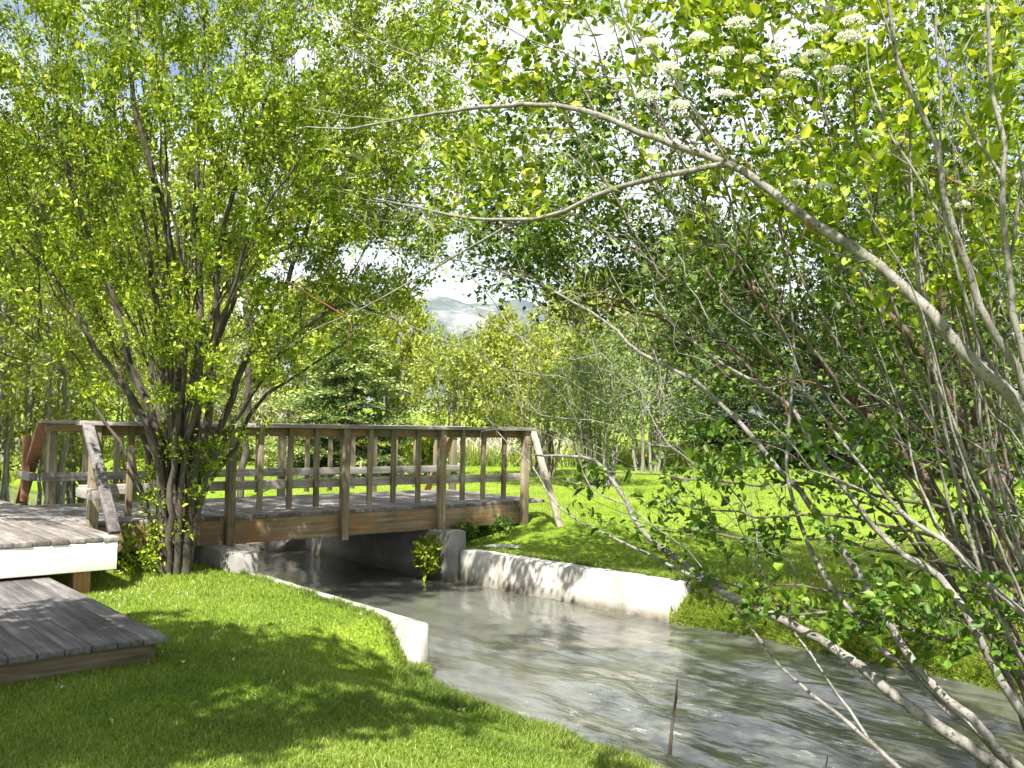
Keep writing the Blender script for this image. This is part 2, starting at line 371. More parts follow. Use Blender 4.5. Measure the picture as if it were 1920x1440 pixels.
wall_strip('bridge_abutment', [(0.0, 2.85), (0, 6.9)], -.20, -.95, .19, M['conc_dark'], 'shaded concrete abutment under the left end of the footbridge beside the tree', 'abutment', 'concrete abutments under the footbridge')
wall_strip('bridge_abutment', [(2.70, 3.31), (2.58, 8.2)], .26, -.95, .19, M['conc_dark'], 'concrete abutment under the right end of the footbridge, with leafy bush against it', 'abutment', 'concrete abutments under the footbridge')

# ------------------------------------------------------------------ footbridge
br = empty('footbridge', O, TH)
tag(br, 'weathered brown timber footbridge with slatted railings crossing the stream', 'bridge')
UN, UF = 3.67, 6.05
DZ = .48; CAPZ = 1.465
b = MB(); v = -1.42
while v < 4.55:
    w_ = .138; b.box(v, v+w_-.007, UN+.052, UF-.055, DZ-.04, DZ, .0025); v += w_
b.build('decking', M['wood_deck'], br, .003)
def rail_side(u, out, v0, v1, nb, beamv):
    # out = -1 (towards the camera) or +1
    p = lambda a, b_: (min(a, b_), max(a, b_))
    ub = u-out*.045      # inner plane of the posts
    bm = MB(); y = p(ub, ub-out*.075); bm.box(beamv[0], beamv[1], y[0], y[1], DZ-.30, DZ-.043, .002); bm.build('side_beam', M['wood_beam'], br, .006)
    fb = MB(); y = p(ub, ub-out*.036); fb.box(v0-.10, v1+.10, y[0], y[1], CAPZ-.135, CAPZ-.042, .002); fb.build('top_rail', M['wood_beam'], br, .004)
    mb_ = MB(); mb_.box(v0-.12, v1+.10, y[0], y[1], DZ+.27, DZ+.37, .003); mb_.build('mid_rail', M['wood_mid'], br, .004)
    cp = MB(); y = p(u+out*.075, u-out*.105)
    vs_ = np.linspace(v0-.16, v1+.14, 3)
    for q in range(2): cp.box(vs_[q]+.003, vs_[q+1]-.003, y[0], y[1], CAPZ-.04, CAPZ, .003)
    cp.build('handrail', M['wood_cap'], br, .005)
    vs_ = np.linspace(v0, v1, nb+1)
    for k, v in enumerate(vs_):
        q = MB(); y = p(u+out*.045, u-out*.045); j = random.uniform(-.008, .008); zb = DZ-.34 if beamv[0] < v < beamv[1] else DZ-.3
        q.hexa([(v-.045, y[0], zb), (v+.045, y[0], zb), (v+.045, y[1], zb), (v-.045, y[1], zb),
                (v-.045+j, y[0], CAPZ-.042), (v+.045+j, y[0], CAPZ-.042), (v+.045+j, y[1], CAPZ-.042), (v-.045+j, y[1], CAPZ-.042)])
        q.build('post', M['wood_post'], br, .005)
        if k < nb:
            for i in (1, 2, 3):
                vv = v+(vs_[k+1]-v)*i/4+random.uniform(-.012, .012); q = MB(); y = p(ub, ub+out*.04); j = random.uniform(-.01, .01)
                zb = DZ+.05+random.uniform(-.015, .01)
                q.hexa([(vv-.03, y[0], zb), (vv+.03, y[0], zb), (vv+.03, y[1], zb), (vv-.03, y[1], zb),
                        (vv-.03+j, y[0], CAPZ-.043), (vv+.03+j, y[0], CAPZ-.043), (vv+.03+j, y[1], CAPZ-.043), (vv-.03+j, y[1], CAPZ-.043)])
                q.build('baluster', M['wood_post'], br, .003)
rail_side(UN, -1, -1.33, 4.22, 4, (-1.42, 4.32))
rail_side(UF, 1, -1.10, 4.80, 4, (-1.42, 4.85))
def brace(v, u, out, zb, reach, mat, top=CAPZ-.03, w=.14):
    q = MB(); q.beam((v, u+out*.06, top), (v, u+out*(.06+reach), zb), .045, w, (1, 0, 0)); q.v = [tuple(p) for p in q.v]
    return q.build('brace', mat, br, .004)
q = MB(); q.beam((-1.42, UN-.06, CAPZ-.03), (-1.42, UN-.95, DZ+.01), .10, .045, (0, 0, 1)); q.build('brace', M['wood_low'], br, .004)  # darker deck wood stands in for the shade on this brace
q = MB(); q.beam((-1.19, UF+.06, CAPZ-.03), (-1.19, UF+.98, DZ-.05), .13, .045, (0, 0, 1)); q.build('brace', M['wood_redpost'], br, .004)
q = MB(); q.beam((4.31, UN-.06, CAPZ-.05), (4.31, UN-.62, .17), .08, .05, (0, 0, 1)); q.build('brace', M['wood_pale'], br, .004)
q = MB(); q.beam((4.89, UF+.06, CAPZ-.03), (4.89, UF+.98, .2), .13, .045, (0, 0, 1)); q.build('brace', M['wood_redpost'], br, .004)
# short stub rail ends seen at the left end of each side
q = MB(); q.box(-1.50, -1.42, UN-.62, UN-.05, DZ+.27, DZ+.36, .003); q.build('end_block', M['wood_mid'], br, .004)
q = MB(); q.box(-1.32, -1.24, UF+.05, UF+.62, DZ+.27, DZ+.36, .003); q.build('end_block', M['wood_mid'], br, .004)
q = MB(); q.box(-1.29, -1.21, UF+.50, UF+.58, DZ, DZ+.80, .003); q.build('post', M['wood_redpost'], br, .004)

# landing platform at the left end of the bridge
pl = empty('wooden_platform', O, TH)
tag(pl, 'raised timber landing with a white painted edge board at the left end of the footbridge', 'deck')
b = MB(); v = -1.435
while v > -6.5:
    e = random.uniform(-.012, .012)
    b.box(v-.138+.006, v, 2.533+e*.5, 7.2+random.uniform(-.01, .01), DZ-.04, DZ-.001, .003); v -= .138
b.build('decking', M['wood_deck'], pl, .003)
q = MB(); q.box(-6.4, -1.45, 2.541, 2.581, DZ-.28, DZ-.043, .002); q.build('edge_board', M['white'], pl, .003)
q = MB(); q.box(-1.485, -1.447, 2.584, 3.55, DZ-.28, DZ-.043, .002); q.build('edge_board', M['wood_beam'], pl, .003)
for (vv, uu_) in ((-1.70, 2.72), (-4.3, 2.72), (-1.6, 6.9)):
    q = MB(); q.box(vv-.07, vv+.07, uu_-.07, uu_+.07, -.1, DZ-.05, .003); q.build('support_post', M['wood_redpost'], pl, .005)
q = MB(); q.box(-6.3, -1.55, 2.70+.1, 2.85, .28, DZ-.045); q.build('joist', M['wood_beam'], pl)

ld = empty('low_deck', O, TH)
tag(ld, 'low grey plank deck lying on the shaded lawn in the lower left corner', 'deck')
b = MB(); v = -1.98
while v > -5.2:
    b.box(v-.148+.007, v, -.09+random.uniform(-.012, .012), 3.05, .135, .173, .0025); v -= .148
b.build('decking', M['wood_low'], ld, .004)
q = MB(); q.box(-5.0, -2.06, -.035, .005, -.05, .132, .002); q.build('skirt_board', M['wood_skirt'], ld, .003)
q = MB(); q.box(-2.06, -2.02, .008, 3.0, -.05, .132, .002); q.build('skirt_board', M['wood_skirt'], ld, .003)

# ------------------------------------------------------------------ foliage tools
def unit(a): return a/np.maximum(np.linalg.norm(a, axis=-1, keepdims=True), 1e-9)
def leaves(name, P, D, N, L, W, mat, parent=None, rnd=None, fold=.18, shape='round', rg=RNG):
    """leaf blades: P base, D direction, N normal, L length, W width (arrays)"""
    n = len(P); D = unit(D); S = unit(np.cross(D, N)); N2 = np.cross(S, D)
    L = np.asarray(L)[:, None]; W = np.asarray(W)[:, None]
    if rnd is None: rnd = rg.random(n)
    if shape == 'tri':
        V = np.stack([P-S*W/2, P+S*W/2, P+D*L], 1); k = 3
        F_ = np.arange(n*3).reshape(n, 3); 
    elif shape == 'rhomb':
        V = np.stack([P, P+D*L*.45+S*W/2+N2*W*fold, P+D*L, P+D*L*.45-S*W/2+N2*W*fold], 1); k = 4
        b = np.arange(n)[:, None]*4; F_ = np.concatenate([b+[0, 1, 2], b+[0, 2, 3]])
    elif shape == 'blade':   # bent grass blade
        V = np.stack([P-S*W/2, P+S*W/2, P+D*L*.6+S*W*.35, P+D*L*.6-S*W*.35, P+D*L*.92+N2*L*.35], 1); k = 5
        b = np.arange(n)[:, None]*5
        me = fast_mesh(name, V.reshape(-1, 3), [b+[0, 1, 2, 3], b+[3, 2, 4]], np.repeat(rnd, k)); return wlink(name, me, mat, parent)
    else:
        h = N2*W*fold
        V = np.stack([P, P+D*L*.28+S*W*.46+h, P+D*L*.68+S*W*.40+h, P+D*L-N2*L*.1, P+D*L*.68-S*W*.40+h, P+D*L*.28-S*W*.46+h], 1); k = 6
        b = np.arange(n)[:, None]*6; F_ = np.concatenate([b+[0, 1, 2, 3], b+[0, 3, 4, 5]])
    me = fast_mesh(name, V.reshape(-1, 3), F_, np.repeat(rnd, k))
    return wlink(name, me, mat, parent)

class Tree:
    def __init__(s, seed=1, cap=60000):
        s.p = np.zeros((cap, 3)); s.d = np.zeros((cap, 3)); s.par = np.full(cap, -1); s.pl = np.zeros(cap); s.rm = np.zeros(cap); s.ok = np.ones(cap, bool)
        s.n = 0; s.rg = np.random.default_rng(seed)
    def add(s, pos, par, rm=0., ok=True):
        i = s.n; s.p[i] = pos; s.par[i] = par; s.rm[i] = rm; s.ok[i] = ok
        if par >= 0:
            v = pos-s.p[par]; l = np.linalg.norm(v); s.d[i] = v/max(l, 1e-6); s.pl[i] = s.pl[par]+l
        else: s.d[i] = (0, 0, 1)
        s.n += 1; return i
    def stem(s, pts, r0=0., r1=0., par=None, step=.12, wob=.01, free=0.0):
        """a given stem; free: share of it near the root that grows no side twigs"""
        pts = np.array(pts, float)
        # Catmull-Rom
        q = np.vstack([2*pts[0]-pts[1], pts, 2*pts[-1]-pts[-2]]); out = [pts[0]]; 
        for i in range(1, len(q)-2):
            l = np.linalg.norm(q[i+1]-q[i]); k = max(1, int(l/step))
            for j in range(1, k+1):
                t_ = j/k; a, b, c, d = q[i-1], q[i], q[i+1], q[i+2]
                out.append(.5*((2*b)+(-a+c)*t_+(2*a-5*b+4*c-d)*t_**2+(-a+3*b-3*c+d)*t_**3))
        out = np.array(out); m_ = len(out)
        last = -1
        if par is not None: last = par
        ids = []
        for k, pnt in enumerate(out):
            if k == 0 and par is not None: continue
            t_ = k/(m_-1)
            last = s.add(pnt+s.rg.normal(0, wob, 3)*(0 < k < m_-1), last, r0+(r1-r0)*t_, t_ >= free); ids.append(last)
        return ids
    def nearest(s, pt): return int(np.argmin(np.linalg.norm(s.p[:s.n]-pt, axis=1)))
    def attract(s, A, k=.35, step=.16, wob=.02, up=.15, ctrl=.4, sort=None, sag=0.0):
        root = s.p[0]
        o = np.argsort(np.linalg.norm(A-root, axis=1)+s.rg.normal(0, .25, len(A)))
        for a in A[o]:
            n = s.n
            if n > len(s.p)-60: break
            d = np.linalg.norm(s.p[:n]-a, axis=1); cost = d+k*s.pl[:n]+(~s.ok[:n])*50
            # discourage growing backwards
            v = (a-s.p[:n])/np.maximum(d, 1e-6)[:, None]; back = 1-np.einsum('ij,ij->i', v, s.d[:n]); cost = cost+.35*back*np.minimum(d, 1)
            i = int(np.argmin(cost)); D_ = d[i]
            if D_ < .03: continue
            m_ = max(1, int(round(D_/step))); c = s.p[i]+unit(s.d[i]+np.array([0, 0, up]))*D_*ctrl; last = i; st = s.p[i].copy()
            for j in range(1, m_+1):
                t_ = j/m_; q = (1-t_)**2*st+2*t_*(1-t_)*c+t_*t_*a
                q = q+s.rg.normal(0, wob, 3); q[2] -= sag*D_*math.sin(t_*math.pi)
                last = s.add(q, last)
    def finish(s, tip=.0022, pw=2.4):
        n = s.n; r = np.zeros(n); acc = np.zeros(n); s.kids = [[] for _ in range(n)]
        for i in range(n-1, -1, -1):
            a = acc[i] if acc[i] > 0 else tip**pw
            r[i] = max(a**(1/pw), s.rm[i]) if s.rm[i] == 0 else max(min(a**(1/pw), s.rm[i]*1.25), s.rm[i])
            if s.par[i] >= 0: acc[s.par[i]] += a; s.kids[s.par[i]].append(i)
        s.r = r; s.leafw = acc
        return r
    def wood(s, name, mat, parent, rmin=0.0, sides=(4, 5, 8), scale=1.0, flare=0):
        V = []; Fc = []; base = 0; n = s.n
        starts = [(i, None) for i in range(n) if s.par[i] < 0]
        while starts:
            i, p0 = starts.pop(); ch = [] if p0 is None else [p0]
            rr = [] if p0 is None else [min(s.r[p0], s.r[i]*1.15)]
            while True:
                ch.append(i); rr.append(s.r[i]); ks = s.kids[i]
                if not ks: break
                b = max(ks, key=lambda q: s.r[q])
                for q in ks:
                    if q != b and s.r[q] >= rmin: starts.append((q, i))
                i = b
            if len(ch) < 2: continue
            P = s.p[ch]; R = np.array(rr)*scale; R[-1] *= .5
            if R.max() < rmin: continue
            m_ = len(P); T = np.gradient(P, axis=0); T = unit(T)
            ref = np.array([0, 0, 1.]) if abs(T[0][2]) < .9 else np.array([1., 0, 0])
            A = unit(np.cross(T, ref)); bad = np.linalg.norm(np.cross(T, ref), axis=1) < .15
            if bad.any(): A = unit(np.cross(T, np.array([.7, .7, .1])))
            B = np.cross(T, A); k = sides[0] if R.max() < .006 else sides[1] if R.max() < .02 else sides[2]
            th = np.arange(k)*2*math.pi/k
            ring = P[:, None]+R[:, None, None]*(A[:, None]*np.cos(th)[None, :, None]+B[:, None]*np.sin(th)[None, :, None])
            V.append(ring.reshape(-1, 3)); idx = base+np.arange(m_*k).reshape(m_, k); nx = np.roll(idx, -1, 1)
            Fc.append(np.stack([idx[:-1].ravel(), nx[:-1].ravel(), nx[1:].ravel(), idx[1:].ravel()], 1)); base += m_*k
        me = fast_mesh(name, np.vstack(V), np.vstack(Fc)); return wlink(name, me, mat, parent, True)
    def twig_nodes(s, rmax):
        return np.where((s.r[:s.n] < rmax) & (s.par[:s.n] >= 0))[0]
def leaf_cloud(tr, rmax, per, L, ratio, mat, parent, spread=.05, up=.5, along=.5, shape='rhomb', name='crown', sel=None, jit=.35, droop=0., fold=.18, cluster=1.):
    rg = tr.rg; ids = tr.twig_nodes(rmax)
    if sel is not None: ids = ids[sel(tr.p[ids])]
    if cluster < 1: ids = ids[rg.random(len(ids)) < cluster]; per = per/cluster
    ids = np.repeat(ids, rg.poisson(per, len(ids))); n = len(ids)
    t_ = rg.random((n, 1)); P = tr.p[ids]*t_+tr.p[tr.par[ids]]*(1-t_)
    D = tr.d[ids]*along+rg.normal(0, 1, (n, 3))*.6; D[:, 2] += .1-droop; D = unit(D)
    P = P+rg.normal(0, spread, (n, 3))
    N = rg.normal(0, 1, (n, 3))*.7; N[:, 2] += up
    Ls = L*np.exp(rg.normal(0, jit, n)); Ls = np.clip(Ls, L*.45, L*1.9)
    return leaves(name, P, D, N, Ls, Ls*ratio, mat, parent, shape=shape, rg=rg, fold=fold)
def blob(rg, n, c, r, shell=.55):
    d = unit(rg.normal(0, 1, (n, 3))); q = rg.random(n)**(1/3)
    q = shell+(1-shell)*q if shell > 0 else q
    q = np.where(rg.random(n) < .35, rg.random(n)**.5, q)
    return np.array(c)+d*q[:, None]*np.array(r)
def clumpy(rg, A, cell=.55, drop=.3):
    """thin the attractors by coarse cells so that the crown has gaps"""
    key = np.floor(A/cell).astype(int); h = (key[:, 0]*73856093 ^ key[:, 1]*19349663 ^ key[:, 2]*83492791) % 1000/1000.
    return A[h > drop]

# ------------------------------------------------------------------ left multi-stemmed tree in front of the bridge
def pts(*a): return [px(*q) for q in a]
def left_tree():
    root = empty('multi_stem_tree', (-3.3, 9.15, 0)); tag(root, 'bright spring green tree with many fanned dark stems in front of the footbridge', 'tree')
    tr = Tree(5, 60000)
    b0 = px(325, 1072, 9.1); b0[2] = -.05
    def S(r0, r1, *a, free=.3):
        tr.stem(pts(*a), r0, r1, None, .14, .008, free)
    S(.065, .012, (303, 1085, 9.05), (306, 990, 9.05), (303, 900, 9.0), (278, 798, 8.95), (228, 714, 8.9), (180, 653, 8.85), (128, 556, 8.8), (60, 480, 8.8), (-20, 400, 8.7))
    S(.075, .016, (318, 1085, 9.1), (320, 960, 9.1), (290, 800, 9.1), (243, 683, 9.1), (225, 600, 9.0), (205, 540, 9.0), (150, 400, 8.9), (110, 250, 8.8))
    S(.08, .02, (328, 1085, 9.15), (330, 940, 9.15), (335, 780, 9.2), (338, 640, 9.2), (322, 513, 9.1), (311, 416, 9.0), (285, 320, 8.9), (250, 180, 8.8), (240, 20, 8.8))
    S(.05, .015, (325, 1080, 9.2), (322, 900, 9.3), (310, 700, 9.5), (290, 560, 9.7), (265, 380, 9.9), (230, 200, 10.2))
    S(.07, .018, (338, 1085, 9.1), (350, 930, 9.15), (368, 790, 9.2), (372, 680, 9.2), (376, 560, 9.3), (365, 420, 9.3), (375, 250, 9.3), (385, 60, 9.3))
    S(.065, .015, (345, 1085, 9.05), (362, 900, 9.05), (395, 760, 9.0), (402, 640, 9.0), (408, 527, 8.9), (416, 440, 8.9), (450, 330, 8.8), (500, 180, 8.7))
    S(.06, .013, (345, 1080, 9.15), (372, 910, 9.2), (420, 780, 9.3), (455, 690, 9.4), (500, 600, 9.5), (560, 470, 9.6), (610, 350, 9.7), (680, 230, 9.8))
    S(.05, .012, (350, 1080, 9.1), (384, 900, 9.1), (440, 790, 9.1), (500, 700, 9.0), (560, 620, 9.0), (650, 570, 9.0), (740, 600, 8.9))
    S(.045, .012, (335, 1080, 9.25), (350, 880, 9.4), (390, 700, 9.7), (440, 560, 9.9), (480, 420, 10.1), (520, 280, 10.3))
    S(.045, .012, (315, 1080, 9.0), (325, 880, 8.8), (345, 700, 8.6), (350, 560, 8.4), (330, 430, 8.2), (300, 300, 8.0))
    S(.04, .011, (330, 1080, 9.0), (345, 860, 8.85), (385, 720, 8.6), (430, 560, 8.3), (480, 420, 8.1), (560, 300, 7.9))
    S(.04, .011, (310, 1080, 9.2), (290, 900, 9.3), (250, 760, 9.5), (190, 600, 9.8), (100, 450, 10.1), (30, 320, 10.4))
    S(.03, .008, (300, 1080, 9.1), (275, 950, 9.1), (240, 860, 9.0), (205, 800, 9.0), (150, 730, 9.0))
    S(.045, .011, (350, 1080, 9.2), (380, 930, 9.35), (440, 840, 9.5), (480, 760, 9.6), (560, 700, 9.8), (650, 640, 10.))
    rg = tr.rg
    for k in range(20):
        a = rg.uniform(-1, 1); q = rg.uniform(.15, .85); x0 = 325+a*22; ex = 325+a*rg.uniform(250, 520)+rg.normal(0, 40); ey = rg.uniform(-60, 420); dz = rg.uniform(-1.3, 1.3)
        S(rg.uniform(.018, .034), .006, (x0, 1075, 9.1), (x0+a*8, 930, 9.1), (325+(ex-325)*.10, 780, 9.1+dz*.2), (325+(ex-325)*.33, 580+(ey-300)*.2, 9.1+dz*.5), (ex, ey, 9.1+dz))
    A = np.vstack([blob(rg, 2700, (-3.5, 9.1, 5.0), (3.5, 2.3, 2.4), 0), blob(rg, 700, (-5.3, 9.1, 3.5), (1.6, 1.6, 1.5), 0), blob(rg, 650, (-5.0, 9.1, 5.3), (1.6, 1.5, 1.5), 0),
                   blob(rg, 650, (-1.9, 9.3, 3.5), (1.25, 1.4, 1.35), 0), blob(rg, 420, (-3.3, 8.2, 3.2), (2.3, .9, 1.6), 0), blob(rg, 120, (-3.2, 9.0, 2.1), (1.2, .8, .8), 0), blob(rg, 420, (-1.5, 9.4, 5.2), (1.3, 1.5, 1.6), 0)])
    v, u = to_local(A[:, 0], A[:, 1]); A = A[A[:, 2] > np.where(u > 3.2, 1.7, .6)]
    A = clumpy(rg, A, .42, .22)
    cs = np.array([px(375, 850, 9), px(335, 980, 8.9), px(300, 1050, 8.9), px(380, 940, 8.95), px(420, 820, 9), px(270, 860, 8.95), px(250, 1040, 9.), px(385, 640, 8.6), px(330, 600, 8.6)])
    A = np.vstack([A, cs[rg.integers(0, len(cs), 75)]+rg.normal(0, 1, (75, 3))*(.15, .11, .16)])
    tr.attract(A, .55, .17, .018, .25, .45)
    r = tr.finish(.0017, 2.5)
    tr.wood('trunk', M['bark_dark'], root, scale=.85)
    leaf_cloud(tr, .0052, 27.0, .043, .5, M['leaf_bright'], root, .055, .55, .5, cluster=.3)
left_tree()

# ------------------------------------------------------------------ right foreground willow with leaning grey stems
def near_willow():
    root = empty('leaning_willow', (2.9, 4.2, -.3)); tag(root, 'grey barked willow with long bare stems leaning over the stream from the lower right', 'tree')
    tr = Tree(9, 50000)
    def S(r0, r1, *a, free=.25, par=None): return tr.stem(pts(*a), r0, r1, par, .1, .003, free)
    def sub(r0, r1, *a, free=.0):
        P = pts(*a); i = tr.nearest(P[0]); return tr.stem([tr.p[i]]+P[1:], r0, r1, i, .09, .003, free)
    base = (2230, 1530, 4.25)
    # main limb arching to the upper left, forking twice
    S(.066, .027, (2260, 1500, 4.2), (2150, 1200, 4.2), (2020, 940, 4.25), (1912, 759, 4.3), (1815, 672, 4.35), (1744, 586, 4.4), (1650, 500, 4.5), (1555, 435, 4.6), (1489, 395, 4.7), (1425, 340, 4.8), (1364, 307, 4.9), free=.45)
    sub(.027, .007, (1364, 307, 4.9), (1290, 280, 4.95), (1200, 250, 5.0), (1120, 215, 5.1), (1040, 198, 5.2), (950, 197, 5.3), (872, 205, 5.4), (820, 213, 5.5), (740, 225, 5.6), (660, 240, 5.7), (575, 238, 5.8))
    sub(.025, .008, (1364, 307, 4.9), (1290, 320, 4.95), (1200, 340, 5.0), (1120, 365, 5.1), (1060, 395, 5.2), (1000, 410, 5.3), (940, 412, 5.4), (880, 410, 5.5), (780, 388, 5.6), (700, 372, 5.7))
    sub(.012, .004, (1010, 410, 5.3), (950, 425, 5.4), (880, 465, 5.5), (800, 512, 5.6), (720, 556, 5.7), (640, 597, 5.8), (580, 622, 5.9), (535, 655, 6.0))
    for a in (((927, 200, 5.4), (872, 158, 5.5), (810, 117, 5.6), (760, 96, 5.7), (685, 67, 5.8), (622, 33, 5.9), (568, 8, 6.0), (520, -20, 6.0)),
              ((814, 212, 5.5), (780, 170, 5.6), (755, 144, 5.7), (697, 121, 5.8), (647, 87, 5.9)),
              ((727, 225, 5.6), (656, 217, 5.7), (560, 200, 5.9)),
              ((1106, 212, 5.1), (1090, 160, 5.1), (1077, 112, 5.1), (989, 71, 5.2), (893, 25, 5.3), (818, -5, 5.4)),
              ((1206, 250, 5.0), (1190, 180, 4.95), (1172, 125, 4.9), (1147, 25, 4.8), (1140, -40, 4.8)),
              ((902, 498, 5.9), (810, 492, 6.0), (739, 467, 6.0), (690, 425, 6.1), (652, 392, 6.1)),
              ((1380, 300, 4.85), (1330, 250, 4.8), (1280, 180, 4.7), (1230, 110, 4.7), (1190, 50, 4.6)),
              ((1390, 290, 4.85), (1300, 200, 4.7), (1220, 90, 4.6), (1160, 10, 4.5))):
        sub(.0085, .003, *a)
    # long lower stems
    S(.050, .010, (2100, 1640, 4.25), (1960, 1520, 4.3), (1867, 1432, 4.35), (1762, 1365, 4.45), (1661, 1294, 4.6), (1612, 1249, 4.7), (1537, 1200, 4.85), (1440, 1151, 5.0), (1357, 1114, 5.2), (1294, 1065, 5.4), (1203, 994, 5.7), (1174, 940, 5.9), (1134, 882, 6.1), (1091, 857, 6.3), (997, 853, 6.6), free=.5)
    sub(.017, .003, (1357, 1114, 5.2), (1257, 1060, 5.45), (1167, 1016, 5.7), (1091, 980, 5.9), (1033, 933, 6.1), (994, 868, 6.3), (950, 828, 6.5), (903, 770, 6.7))
    sub(.012, .004, (1440, 1151, 5.0), (1376, 1131, 5.15), (1326, 1118, 5.3), (1293, 1099, 5.4), (1257, 1060, 5.5))
    S(.020, .009, (1830, 1560, 4.2), (1691, 1446, 4.35), (1631, 1391, 4.45), (1575, 1342, 4.6), (1522, 1301, 4.75), (1462, 1249, 4.9), (1425, 1200, 5.0), (1380, 1140, 5.15), free=.6)
    sub(.012, .005, (1631, 1391, 4.45), (1594, 1331, 4.55), (1552, 1279, 4.7), (1519, 1226, 4.8), (1492, 1192, 4.9), (1462, 1147, 5.05))
    S(.026, .006, (2040, 1560, 4.2), (1894, 1440, 4.35), (1837, 1375, 4.45), (1774, 1331, 4.5), (1736, 1297, 4.6), (1699, 1249, 4.7), (1661, 1222, 4.8), (1624, 1189, 4.85), (1594, 1144, 4.95), (1560, 1099, 5.0), (1530, 1050, 5.1), (1500, 982, 5.2), (1477, 900, 5.3), (1476, 837, 5.4), (1485, 725, 5.4), (1489, 640, 5.4), (1477, 500, 5.4), (1460, 400, 5.4))
    S(.034, .006, (2150, 1500, 4.3), (2000, 1420, 4.35), (1912, 1331, 4.4), (1875, 1275, 4.45), (1837, 1200, 4.5), (1807, 1140, 4.6), (1762, 1080, 4.7), (1695, 1042, 4.85), (1631, 980, 5.0), (1594, 927, 5.1), (1560, 890, 5.2), (1526, 850, 5.3), (1492, 777, 5.4), (1440, 732, 5.5), (1387, 699, 5.6), (1331, 665, 5.7), (1282, 624, 5.8), (1230, 560, 5.9))
    S(.034, .005, (2080, 1560, 4.25), (1960, 1480, 4.3), (1875, 1406, 4.35), (1819, 1342, 4.4), (1774, 1312, 4.5), (1725, 1256, 4.6), (1687, 1207, 4.7), (1650, 1140, 4.8), (1594, 1057, 5.0), (1575, 1025, 5.1), (1545, 980, 5.2), (1500, 920, 5.35), (1470, 890, 5.4), (1425, 837, 5.5), (1380, 785, 5.6), (1324, 732, 5.7), (1275, 699, 5.8), (1200, 661, 5.95), (1130, 600, 6.1), (1018, 537, 6.3), (902, 498, 6.5), (800, 480, 6.6))
    S(.028, .006, (2140, 1400, 4.2), (2000, 1230, 4.25), (1920, 1150, 4.3), (1856, 1100, 4.4), (1819, 1061, 4.45), (1774, 1016, 4.5), (1706, 975, 4.65), (1650, 916, 4.8), (1594, 849, 4.95), (1537, 777, 5.1), (1507, 725, 5.2), (1480, 640, 5.2))
    S(.045, .010, (2200, 1300, 4.1), (2050, 1000, 4.15), (1940, 780, 4.2), (1905, 690, 4.2), (1860, 620, 4.2), (1837, 570, 4.2), (1819, 510, 4.2), (1795, 450, 4.2), (1769, 370, 4.2), (1755, 267, 4.2), (1733, 221, 4.2), (1711, 169, 4.2), (1680, 110, 4.2), (1667, 13, 4.2), (1655, -60, 4.2))
    S(.035, .010, (2160, 1250, 4.0), (2010, 900, 4.05), (1911, 640, 4.1), (1893, 511, 4.1), (1880, 400, 4.1), (1884, 275, 4.1), (1860, 178, 4.1), (1853, 60, 4.1), (1850, -60, 4.1))
    S(.020, .007, (2130, 1350, 4.4), (1990, 1000, 4.4), (1900, 760, 4.4), (1845, 660, 4.4), (1800, 520, 4.4), (1768, 400, 4.4), (1762, 178, 4.4), (1752, -20, 4.4))
    S(.018, .006, (2170, 1380, 4.6), (2000, 1180, 4.6), (1870, 980, 4.6), (1790, 800, 4.6), (1735, 640, 4.6), (1715, 500, 4.6), (1707, 311, 4.6), (1696, 150, 4.6), (1640, -20, 4.6))
    for a in (((1711, 329, 4.6), (1667, 284, 4.6), (1707, 249, 4.6), (1733, 200, 4.6), (1778, 138, 4.5), (1822, 71, 4.5), (1870, 10, 4.5)),
              ((1893, 511, 4.1), (1905, 400, 4.1), (1925, 300, 4.1), (1960, 120, 4.1)),
              ((1880, 330, 4.1), (1800, 200, 4.2), (1760, 60, 4.3)),
              ((1795, 450, 4.2), (1700, 300, 4.3), (1640, 180, 4.4), (1620, 40, 4.5)),
              ((1912, 759, 4.3), (1860, 690, 4.5), (1780, 640, 4.7), (1700, 610, 4.8)),
              ((1774, 1016, 4.5), (1720, 900, 4.7), (1690, 780, 4.8), (1640, 640, 4.9)),
              ((1650, 500, 4.5), (1560, 470, 4.6), (1500, 440, 4.7))):
        sub(.011, .004, *a)
    # extra rising stems at the right edge
    rg = tr.rg
    for k in range(17):
        x0 = rg.uniform(1690, 1990); d = rg.uniform(4.2, 5.6); ln = rg.uniform(120, 420); y0 = rg.uniform(150, 700)
        S(rg.uniform(.012, .024), .005, (2060+rg.uniform(-60, 90), 1540, d), (x0+.40*ln+60, 1180, d), (x0+.22*ln, 850, d), (x0+rg.uniform(-20, 20), y0+180, d), (x0-.2*ln, y0, d))
    # willow shoots near the centre, and thin side twigs everywhere
    cs = [(700, 380, 5.6, 90), (660, 300, 5.8, 80), (960, 350, 5.3, 90), (1040, 280, 5.2, 80), (1020, 230, 5.1, 60), (760, 250, 5.6, 60), (860, 470, 5.6, 70), (640, 560, 5.9, 70), (1130, 300, 5.1, 70),
          (620, 120, 5.9, 60), (740, 60, 5.7, 70), (1150, 30, 4.8, 60), (700, 470, 6.0, 60), (1000, 40, 5.2, 60), (1250, 330, 5.0, 60), (900, 330, 5.5, 70), (800, 420, 5.6, 60)]
    A = []
    for x, y, d, s_ in cs:
        for _ in range(13): A.append(px(x+rg.normal(0, s_*.6), y+rg.normal(0, s_*.6), d+rg.normal(0, .25)))
    nA = 0
    for _ in range(1500):
        x = rg.uniform(880, 2000); y = rg.uniform(250, 1180)
        if y < 620-(x-880)*.9 or y > 860+(x-880)*.42: continue
        A.append(px(x, y, rg.uniform(4.4, 6.6)))
    for _ in range(160): A.append(px(rg.uniform(1600, 1980), rg.uniform(-60, 500), rg.uniform(4.0, 5.4)))
    tr.attract(np.array(A), .25, .11, .008, .2, .45)
